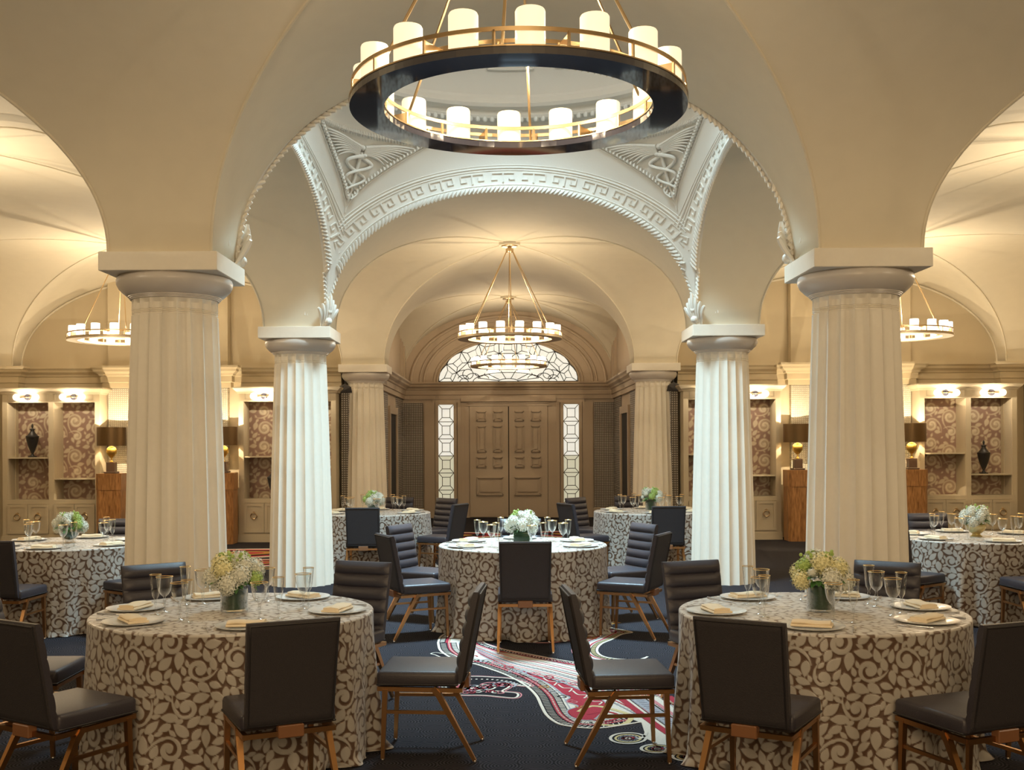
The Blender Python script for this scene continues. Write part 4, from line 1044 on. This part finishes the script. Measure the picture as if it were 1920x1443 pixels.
def make_cabinet():
    t = thing('shelving_cabinet', '', 'cabinet'); W2 = 0.845; D_ = 0.50; c = MB()
    st, cs = 0.085, 0.045         # stiles
    c.box(-W2, -W2+0.03, 0, D_, 0.12, 2.62); c.box(W2-0.03, W2, 0, D_, 0.12, 2.62); c.box(-0.02, 0.02, 0.02, D_, 0.12, 2.45)
    c.box(-W2+0.03, W2-0.03, D_-0.02, D_, 0.12, 2.62)
    c.box(-W2, -W2+st, -0.02, 0.0, 0.12, 2.62); c.box(W2-st, W2, -0.02, 0.0, 0.12, 2.62); c.box(-cs, cs, -0.02, 0.02, 0.12, 2.62)
    c.box(-W2+st, -cs, -0.02, 0.0, 2.44, 2.62); c.box(cs, W2-st, -0.02, 0.0, 2.44, 2.62)
    c.box(-W2+0.03, W2-0.03, 0.0, D_-0.02, 2.44, 2.47); c.box(-W2+0.03, W2-0.03, -0.02, D_-0.02, 0.72, 0.75); c.box(-W2+st, W2-st, -0.02, 0.0, 0.12, 0.16); c.box(-W2+st, W2-st, -0.02, 0.0, 0.68, 0.72)
    c.box(-W2+0.03, W2-0.03, 0.0, D_-0.02, 0.12, 0.14)
    for sx in (-1, 1):             # jambs of the niches, raised frame above
        a, b = sorted((sx*cs, sx*(cs+0.005))); c.box(a, b, 0, 0.40, 0.75, 2.44); a, b = sorted((sx*(W2-st), sx*(W2-st-0.005))); c.box(a, b, 0, 0.40, 0.75, 2.44)
        x0, x1 = sorted((sx*(cs+0.02), sx*(W2-st-0.02)))
        c.box(x0, x1, -0.026, -0.02, 2.465, 2.475); c.box(x0, x1, -0.026, -0.02, 2.585, 2.595); c.box(x0, x0+0.01, -0.026, -0.02, 2.475, 2.585); c.box(x1-0.01, x1, -0.026, -0.02, 2.475, 2.585)
    c.build('carcass', M['cabinet'], t)
    b = MB(); b.box(-W2-0.02, W2+0.02, -0.04, D_, 0.0, 0.12); b.box(-W2-0.01, W2+0.01, -0.03, D_, 0.12, 0.14); b.build('plinth', M['cabinet'], t)
    b = MB(); P = [(0.0, 2.58), (0.02, 2.585), (0.03, 2.61), (0.07, 2.65), (0.085, 2.67), (0.085, 2.69), (0.0, 2.69)]; rows = []
    for x, y, dx, dy in ((-W2, D_, -1, 0), (-W2, -0.02, -1, -1), (W2, -0.02, 1, -1), (W2, D_, 1, 0)): rows.append([(x+dx*o, y+dy*o, z) for o, z in P])
    b.grid(rows, smooth=False); b.add([(-W2, -0.02, 2.688), (W2, -0.02, 2.688), (W2, D_, 2.688), (-W2, D_, 2.688)], [(0, 1, 2, 3)]); b.build('crown', M['cabinet'], t, sharp=0)
    for i, (x0, x1, zs) in enumerate(((-W2+st, -cs, 1.49), (cs, W2-st, 1.12))):
        b = MB(); b.box(x0+0.005, x1-0.005, -0.005, 0.40, zs-0.022, zs); b.build('shelf', M['cabinet'], t)
        link('wallpaper_panel', paper(x0+0.004, x1-0.004, 0.75, 2.44, 0.395, i), t)
        xm = (x0+x1)/2
        for a, e in ((x0+0.004, xm-0.003), (xm+0.003, x1-0.004)):
            b = MB(); b.box(a, e, -0.03, -0.021, 0.165, 0.675); f = 0.05
            b.box(a, a+f, -0.042, -0.03, 0.165, 0.675); b.box(e-f, e, -0.042, -0.03, 0.165, 0.675); b.box(a+f, e-f, -0.042, -0.03, 0.625, 0.675); b.box(a+f, e-f, -0.042, -0.03, 0.165, 0.215)
            dd = b.build('door', M['cabinet'], t); mx = (a+e)/2; g = MB()
            g.tube([(mx+0.052*math.cos(2*PI*k/20), -0.055, 0.455+0.052*math.sin(2*PI*k/20)) for k in range(20)], 0.009, 6, closed=True)
            g.tube([(mx, -0.03, 0.515), (mx, -0.062, 0.515)], 0.02, 12); g.build('ring_handle', M['brass'], dd)
    return t
CAB = make_cabinet()
def make_sconce():
    t = thing('globe_sconce', '', 'lamp'); b = MB(); b.tube([(0, 0, 0), (0, -0.03, 0)], 0.05, 20); b.build('wall_plate', M['mirror_dark'], t)
    b = MB(); b.tube([(0, -0.02, 0), (0, -0.07, 0)], 0.012, 8); b.tube([(-0.10, -0.07, 0), (0.10, -0.07, 0)], 0.008, 8)
    for s in (-1, 1): b.tube([(s*0.09, -0.07, 0), (s*0.12, -0.07, 0)], [0.012, 0.024], 10)
    b.build('arm', M['brass'], t)
    for s in (-1, 1): b = MB(); b.ball((s*0.165, -0.07, 0), 0.062, 16, 10); b.build('globe', M['globe'], t)
    return t
SCO = make_sconce()
def make_urn(lid=1.0):
    t = thing('lidded_urn', '', 'urn'); b = MB()
    b.rbox(-0.055, 0.055, -0.055, 0.055, 0, 0.02, 0.003, 1); b.lathe([(0.045, 0.02), (0.030, 0.035), (0.018, 0.06), (0.024, 0.075), (0.045, 0.12), (0.075, 0.20), (0.098, 0.29), (0.106, 0.345), (0.110, 0.35), (0.110, 0.368), (0.10, 0.372)], 28)
    b.build('body', M['urn'], t, sharp=35)
    b = MB(); b.lathe([(0.10, 0.372), (0.085, 0.385), (0.055, 0.42), (0.035, 0.455), (0.034, 0.475), (0.050, 0.485), (0.048, 0.495), (0.022, 0.50), (0.012, 0.515), (0.020, 0.535), (0.016, 0.565), (0.0, 0.59)], 24); b.build('lid', M['urn'], t, sharp=35)
    return t
URN = make_urn()
CY = 19.27
CABX = [(-7.96, 'tall shelving cabinet at the far left with an urn on its upper shelf'), (-3.86, 'shelving cabinet between the two left columns with an urn low in its niche'),
        (3.86, 'shelving cabinet left of the nearest right column, mostly behind the second column'), (7.96, 'tall shelving cabinet at the far right with an urn on its right shelf')]
for i, (x, l) in enumerate(CABX):
    place(CAB, (x, CY, 0), 0, l, 'built-in shelving cabinets')
    for s, nm in ((-1, 'left'), (1, 'right')):
        place(SCO, (x+s*0.40, CY-0.022, 2.53), 0, 'twin-globe sconce over the %s niche of the %s cabinet' % (nm, ['far left', 'inner left', 'inner right', 'far right'][i]), 'twin-globe sconces')
        point_light('sconce_glow', (x+s*0.40, CY-0.20, 2.50), 11, (1.0, 0.82, 0.58))
place(URN, (-7.96-0.40, CY+0.16, 1.491), 0, 'dark lidded urn on the shelf of the far left cabinet', 'lidded urns')
place(URN, (-3.86-0.28, CY+0.16, 0.751), 0, 'dark lidded urn in the lower niche of the inner left cabinet', 'lidded urns')
place(URN, (7.96+0.34, CY+0.16, 1.121), 0, 'dark lidded urn on the shelf of the far right cabinet', 'lidded urns')

# pedestals and lamps
def make_pedestal():
    t = thing('veneered_pedestal', '', 'pedestal')
    def octo(w_, z0, z1, ch):
        b = MB(); p = [(-w_, -w_+ch), (-w_+ch, -w_), (w_-ch, -w_), (w_, -w_+ch), (w_, w_-ch), (w_-ch, w_), (-w_+ch, w_), (-w_, w_-ch)]
        b.add([(x, y, z0) for x, y in p]+[(x, y, z1) for x, y in p], [tuple(range(8))[::-1], tuple(range(8, 16))]+[(i, (i+1) % 8, 8+(i+1) % 8, 8+i) for i in range(8)]); return b
    octo(0.20, 0.0, 0.05, 0.04).build('plinth', M['burl'], t); octo(0.205, 0.05, 0.93, 0.05).build('shaft', M['burl'], t); octo(0.215, 0.93, 1.21, 0.06).build('upper_block', M['burl'], t)
    return t
def make_lamp():
    t = thing('table_lamp', '', 'lamp'); b = MB()
    b.rbox(-0.10, 0.10, -0.10, 0.10, 0, 0.03, 0.004, 1); b.rbox(-0.07, 0.07, -0.07, 0.07, 0.03, 0.19, 0.003, 1); b.build('base', M['lampbase'], t, sharp=35)
    b = MB(); b.lathe([(0.03, 0.19), (0.034, 0.20), (0.016, 0.215), (0.011, 0.24), (0.018, 0.255), (0.010, 0.27)], 16)
    b.lathe([(0.0, 0.262), (0.02, 0.268), (0.055, 0.30), (0.082, 0.345), (0.088, 0.385), (0.080, 0.425), (0.05, 0.455), (0.02, 0.466), (0.0, 0.468)], 24, cap=False); b.tube([(0, 0, 0.46), (0, 0, 0.62)], 0.006, 6); b.build('gourd_body', M['golden'], t, sharp=40)
    b = MB(); b.lathe([(0.24, 0.475), (0.24, 0.79), (0.236, 0.79), (0.236, 0.475), (0.24, 0.475)], 40, cap=False); b.build('lamp_shade', M['lampshade'], t, sharp=40)
    b = MB(); b.lathe([(0.232, 0.478), (0.232, 0.787)], 40, cap=False); b.build('shade_lining', M['shade_inner'], t)
    b = MB(); b.ball((0, 0, 0.65), 0.03, 10, 6); b.build('bulb', M['globe'], t)
    return t
PED, LMP = make_pedestal(), make_lamp()
for x, l in ((-6.84, 'left of the nearest left column'), (-4.92, 'between the two left columns'), (4.94, 'just left of the nearest right column'), (6.90, 'right of the nearest right column')):
    place(PED, (x, 19.05, 0), 0, 'orange burl-veneered pedestal under a lamp, %s' % l, 'veneered lamp pedestals')
    place(LMP, (x, 19.05, 1.211), 0, 'bronze drum-shade lamp with golden gourd body, %s' % l, 'drum-shade table lamps')
    point_light('lamp_glow', (x, 19.05, 1.211+0.70), 60, (1.0, 0.80, 0.52))
    point_light('lamp_glow', (x, 19.05, 1.211+0.52), 28, (1.0, 0.80, 0.52))

# ------------------------------------------------------------------ carpet figures woven in colour
def fl(x, y): Y = 2080*1.7/(y-830+0.005*(x-947)); return Vector(((x-947)*Y/2080-0.082, Y))
def C1(x, y): return fl(800+x/4.0, 1160+y/4.0)
def crom(P, n=14, closed=False):
    out = []; L = len(P); rg_ = range(L if closed else L-1)
    for i in rg_:
        p0 = P[(i-1) % L] if closed or i > 0 else P[i]; p1 = P[i]; p2 = P[(i+1) % L]; p3 = P[(i+2) % L] if closed or i < L-2 else P[(i+1) % L]
        for k in range(n):
            t = k/n; out.append(0.5*((2*p1)+(p2-p0)*t+(2*p0-5*p1+4*p2-p3)*t*t+(3*p1-p0-3*p2+p3)*t*t*t))
    if not closed: out.append(P[-1])
    return out
cp = MB()
def resamp(P, n):
    d = [0]
    for a, b in zip(P[:-1], P[1:]): d.append(d[-1]+(b-a).length)
    xs = np.linspace(0, d[-1], n); return [Vector((float(np.interp(s, d, [p.x for p in P])), float(np.interp(s, d, [p.y for p in P])))) for s in xs], d[-1]
def norms(P):
    out = []
    for i in range(len(P)):
        t = (P[min(i+1, len(P)-1)]-P[max(i-1, 0)]); t = t.normalized() if t.length > 1e-9 else Vector((1, 0)); out.append(Vector((-t.y, t.x)))
    return out
def zl(k): return 0.0008+0.0006*k
def band(P, a, b, mi, lay):        # strip between offsets a and b to the left of the path
    Nn = norms(P); cp.grid([[(*(p+n*a), zl(lay)) for p, n in zip(P, Nn)], [(*(p+n*b), zl(lay)) for p, n in zip(P, Nn)]], smooth=False, mi=mi, flip=(a < b))
def dashes(P, a, b, mi, lay, step, wd, slant=0.0, dot=False):
    Q, L = resamp(P, max(8, int(sum((y-x).length for x, y in zip(P[:-1], P[1:]))/0.01))); Nn = norms(Q); s = 0; n = len(Q); k = step
    while k < L-step:
        i = min(n-2, int(k/L*(n-1))); p, nn = Q[i], Nn[i]; t = Vector((nn.y, -nn.x)); c = [p+nn*a-t*wd/2, p+nn*a+t*wd/2, p+nn*b+t*(wd/2+slant), p+nn*b+t*(-wd/2+slant)]
        cp.add([(*q, zl(lay)) for q in c], [(0, 1, 2, 3)], mi=mi); k += step
def fill(P, mi, lay):
    from mathutils.geometry import tessellate_polygon
    vs_ = [Vector((*p, zl(lay))) for p in P]; tr = tessellate_polygon([vs_]); cp.add(vs_, [t if (vs_[t[1]]-vs_[t[0]]).cross(vs_[t[2]]-vs_[t[0]]).z > 0 else t[::-1] for t in tr], mi=mi)
CR, RD, BK, ST, GY, GD, RS = range(7)
lower = crom([C1(*p) for p in ((70, 180), (85, 235), (150, 285), (240, 325), (350, 342), (480, 385), (600, 432), (720, 500), (800, 575), (840, 655), (880, 725), (960, 785), (1060, 810), (1200, 824), (1330, 820), (1470, 800), (1600, 778))])
upper = crom([C1(*p) for p in ((70, 180), (95, 130), (170, 98), (270, 95), (390, 130), (440, 185), (560, 225), (720, 255), (900, 290), (1100, 325), (1260, 350), (1400, 372), (1600, 470), (1850, 640))])
tail = [C1(*p) for p in ((1640, 900), (1900, 1010), (2150, 1080), (2250, 900), (2100, 720))]
fill(lower+tail+upper[::-1][:-1], CR, 0)
band(lower, 0.0, 0.02, CR, 5); band(lower, 0.02, 0.085, BK, 1); dashes(lower, 0.030, 0.074, CR, 2, 0.040, 0.009, 0.02)
band(lower, 0.085, 0.115, RD, 1); dashes(lower, 0.094, 0.106, CR, 2, 0.024, 0.010)
band(lower, 0.115, 0.165, BK, 1); dashes(lower, 0.122, 0.158, CR, 2, 0.026, 0.012)
band(lower, 0.180, 0.188, GY, 1)
uo = upper
band(uo, 0.0, -0.018, CR, 5); band(uo, -0.018, -0.07, BK, 1); dashes(uo, -0.025, -0.062, CR, 2, 0.034, 0.016, 0.02); band(uo, -0.07, -0.095, RD, 1); band(uo, -0.10, -0.108, GD, 1)
# long stripes running through the body
for k, (mi, y0_, y1_, wd) in enumerate(((RS, 150, 400, 0.022), (GY, 163, 415, 0.012), (BK, 178, 430, 0.006), (RS, 190, 440, 0.02), (GY, 205, 455, 0.012), (RD, 215, 470, 0.012), (BK, 226, 480, 0.005), (GY, 235, 490, 0.02), (RS, 247, 500, 0.016), (GY, 258, 512, 0.012), (RD, 268, 525, 0.014), (GY, 280, 540, 0.012))):
    ln = crom([C1(250+12*k, y0_-25+1*k), C1(600, y0_+90), C1(900, y0_+150+2*k), C1(1230, y0_+225+5*k), C1(1500, y1_+60+8*k), C1(1850, y1_+250+8*k), C1(2100, y1_+420)])
    band(ln, 0, wd, mi, 2)
    if mi == GY: dashes(ln, -0.004, wd+0.012, BK, 3, 0.05, 0.006, 0.02)
# red flame field with cream edge
flame = crom([C1(*p) for p in ((700, 385), (830, 430), (980, 470), (1100, 520), (1240, 580), (1330, 640), (1260, 740), (1180, 760), (1080, 735), (1050, 690), (1130, 655), (1040, 620), (1070, 590), (1010, 560), (960, 520), (880, 470), (780, 430))], closed=True)
fill(flame, RD, 2); band(flame+flame[:1], 0.0, 0.012, GY, 3)
for k in range(4):
    ln = [C1(860+110*k, 445+48*k), C1(900+110*k, 470+50*k), C1(960+112*k, 475+50*k), C1(940+112*k, 500+48*k)]; band(crom(ln), 0, 0.012, CR, 4)
band(crom([C1(*p) for p in ((1150, 700), (1240, 660), (1400, 690), (1500, 735), (1440, 790), (1290, 790))]), 0, 0.035, ST, 3); band(crom([C1(*p) for p in ((1200, 720), (1330, 700), (1420, 730), (1340, 765), (1220, 750))]), 0, 0.022, RD, 4)
# broad diagonal ribbon at lower right
for k, (mi, o, wd) in enumerate(((RD, 0, 0.05), (CR, 0.05, 0.02), (BK, 0.07, 0.008), (GY, 0.085, 0.09), (BK, 0.18, 0.008), (RS, 0.20, 0.03), (CR, 0.23, 0.05), (RD, 0.30, 0.08))):
    ln = crom([C1(1420, 600), C1(1600, 740), C1(1800, 880), C1(2050, 1010)]); band(ln, o, o+wd, mi, 4)
    if mi == GY: dashes(ln, o+0.02, o+wd-0.02, BK, 5, 0.05, 0.006, 0.01)
# curled lobes
def lobe(cx_, cy_, rx, ry):
    P = [C1(cx_+rx*math.cos(2*PI*k/28), cy_+ry*math.sin(2*PI*k/28)) for k in range(28)]; P = P+P[:1]
    fill(P[:-1], BK, 2); band(P, 0.0, -0.018, CR, 5)
    for f_, mi in ((0.72, ST), (0.52, GY), (0.34, RD)):
        Q = [C1(cx_+rx*f_*math.cos(2*PI*k/24), cy_+ry*f_*math.sin(2*PI*k/24)) for k in range(25)]; band(Q, 0, -0.014, mi, 4); dashes(Q, -0.02, -0.034, CR, 4, 0.03, 0.016)
lobe(1500, 898, 145, 44); lobe(1720, 975, 135, 36); lobe(1960, 1035, 140, 38)
band(crom([C1(*p) for p in ((1600, 778), (1625, 830), (1610, 880), (1560, 900))]), 0, 0.02, CR, 5)
# second curl by the middle table
hook = crom([C1(*p) for p in ((1640, 283), (1600, 300), (1500, 303), (1400, 297), (1310, 275), (1278, 235), (1310, 190), (1390, 155), (1460, 118), (1540, 100), (1400, 70))])
inner2 = crom([C1(*p) for p in ((1640, 283), (1560, 305), (1420, 310), (1230, 300), (1090, 235), (1180, 150), (1230, 90), (1300, 30), (1400, 70))])
fill(hook+inner2[::-1][1:-1], CR, 0)
for o, mi in ((0.02, BK), (0.075, RD), (0.12, GY), (0.15, RD), (0.20, RS)): band(hook[30:], o, o+(0.045 if mi == BK else 0.018), mi, 2)
dashes(hook[30:], 0.026, 0.058, ST, 3, 0.03, 0.014); band(hook, 0, 0.02, CR, 4)
band(crom([C1(*p) for p in ((1180, 150), (1230, 90), (1300, 40), (1390, 20))]), 0, -0.10, GD, 1)
band(crom([C1(*p) for p in ((590, 150), (700, 175), (900, 182), (1060, 165), (1170, 140))]), 0, 0.035, RS, 1); band(crom([C1(*p) for p in ((590, 150), (700, 175), (900, 182), (1060, 165), (1170, 140))]), 0.035, 0.05, CR, 1)
# little curls
c1 = crom([C1(*p) for p in ((30, 262), (60, 255), (110, 262), (160, 260), (215, 285), (190, 292), (110, 288), (60, 270))], closed=True); fill(c1, BK, 1); band(c1+c1[:1], 0, 0.012, CR, 3)
c2 = crom([C1(*p) for p in ((120, 455), (320, 435), (480, 440), (640, 455), (760, 500), (700, 500), (590, 480), (600, 510), (550, 545), (660, 560), (650, 590), (560, 585), (420, 572), (250, 570), (150, 560))], closed=True)
fill(c2, BK, 0); band(c2+c2[:1], 0, 0.016, CR, 3); band(c2+c2[:1], 0.024, 0.034, RS, 3)
def scroll(c, rx, ry, turns, mi, w_, ph=0.0, hand=1):
    P = [Vector((c.x+rx*(1-0.8*q)*math.cos(ph+hand*turns*2*PI*q), c.y+ry*(1-0.8*q)*math.sin(ph+hand*turns*2*PI*q))) for q in [i/40 for i in range(41)]]; band(P, -w_/2, w_/2, mi, 4)
for k in range(6):
    q = k/5; dd_ = C1(215+345*q, 510+16*math.sin(5*q)); scroll(dd_, 0.10, 0.11, 1.6, (CR, RS, GY)[k % 3], 0.016, k*1.1, 1 if k % 2 else -1); scroll(dd_, 0.055, 0.06, 1.0, RD, 0.024, k)
for k in range(9): p_ = C1(200+44*k, 548+6*math.sin(k)); scroll(p_, 0.035, 0.045, 1.0, (RD, CR, RS)[k % 3], 0.014, k)
dashes(crom([C1(*p) for p in ((250, 448), (480, 450), (640, 470), (760, 510))]), -0.012, -0.035, CR, 2, 0.04, 0.015)
# paisley drops and scrolls inside the big figure
for k in range(11):
    p_ = C1(330+95*k, 285+26*k+8*math.sin(k*2)); scroll(p_, 0.045, 0.07, 1.1, (RD, GY, RS)[k % 3], 0.014, 0.8*k)
for k in range(8): p_ = C1(640+75*k, 395+38*k); scroll(p_, 0.05, 0.05, 1.2, (GY, BK, RS, GD)[k % 4], 0.010, 1.3*k)
# further red and gold figures in the distance
def swirl(x, y, r_, n=5):
    c = Vector((x, y))
    for k in range(n):
        rr = r_*(1-k/n); P = [c+Vector((rr*1.5*math.cos(a)+0.3*rr*math.sin(2*a), rr*math.sin(a))) for a in [2*PI*j/30 for j in range(30)]]; fill(P, (CR, RD, BK, GD, RD)[k % 5], k)
for x, y, r_ in ((-4.1, 17.3, 0.75), (-3.6, 15.9, 0.5), (-5.2, 16.2, 0.6), (3.0, 16.3, 0.22), (0.0, 18.9, 1.0), (-1.2, 20.4, 0.8), (1.3, 20.6, 0.8), (0.2, 16.2, 0.6)): swirl(x, y, r_)
co = cp.build('carpet_motif', YARN, floor, sharp=0); co['kind'] = 'stuff'
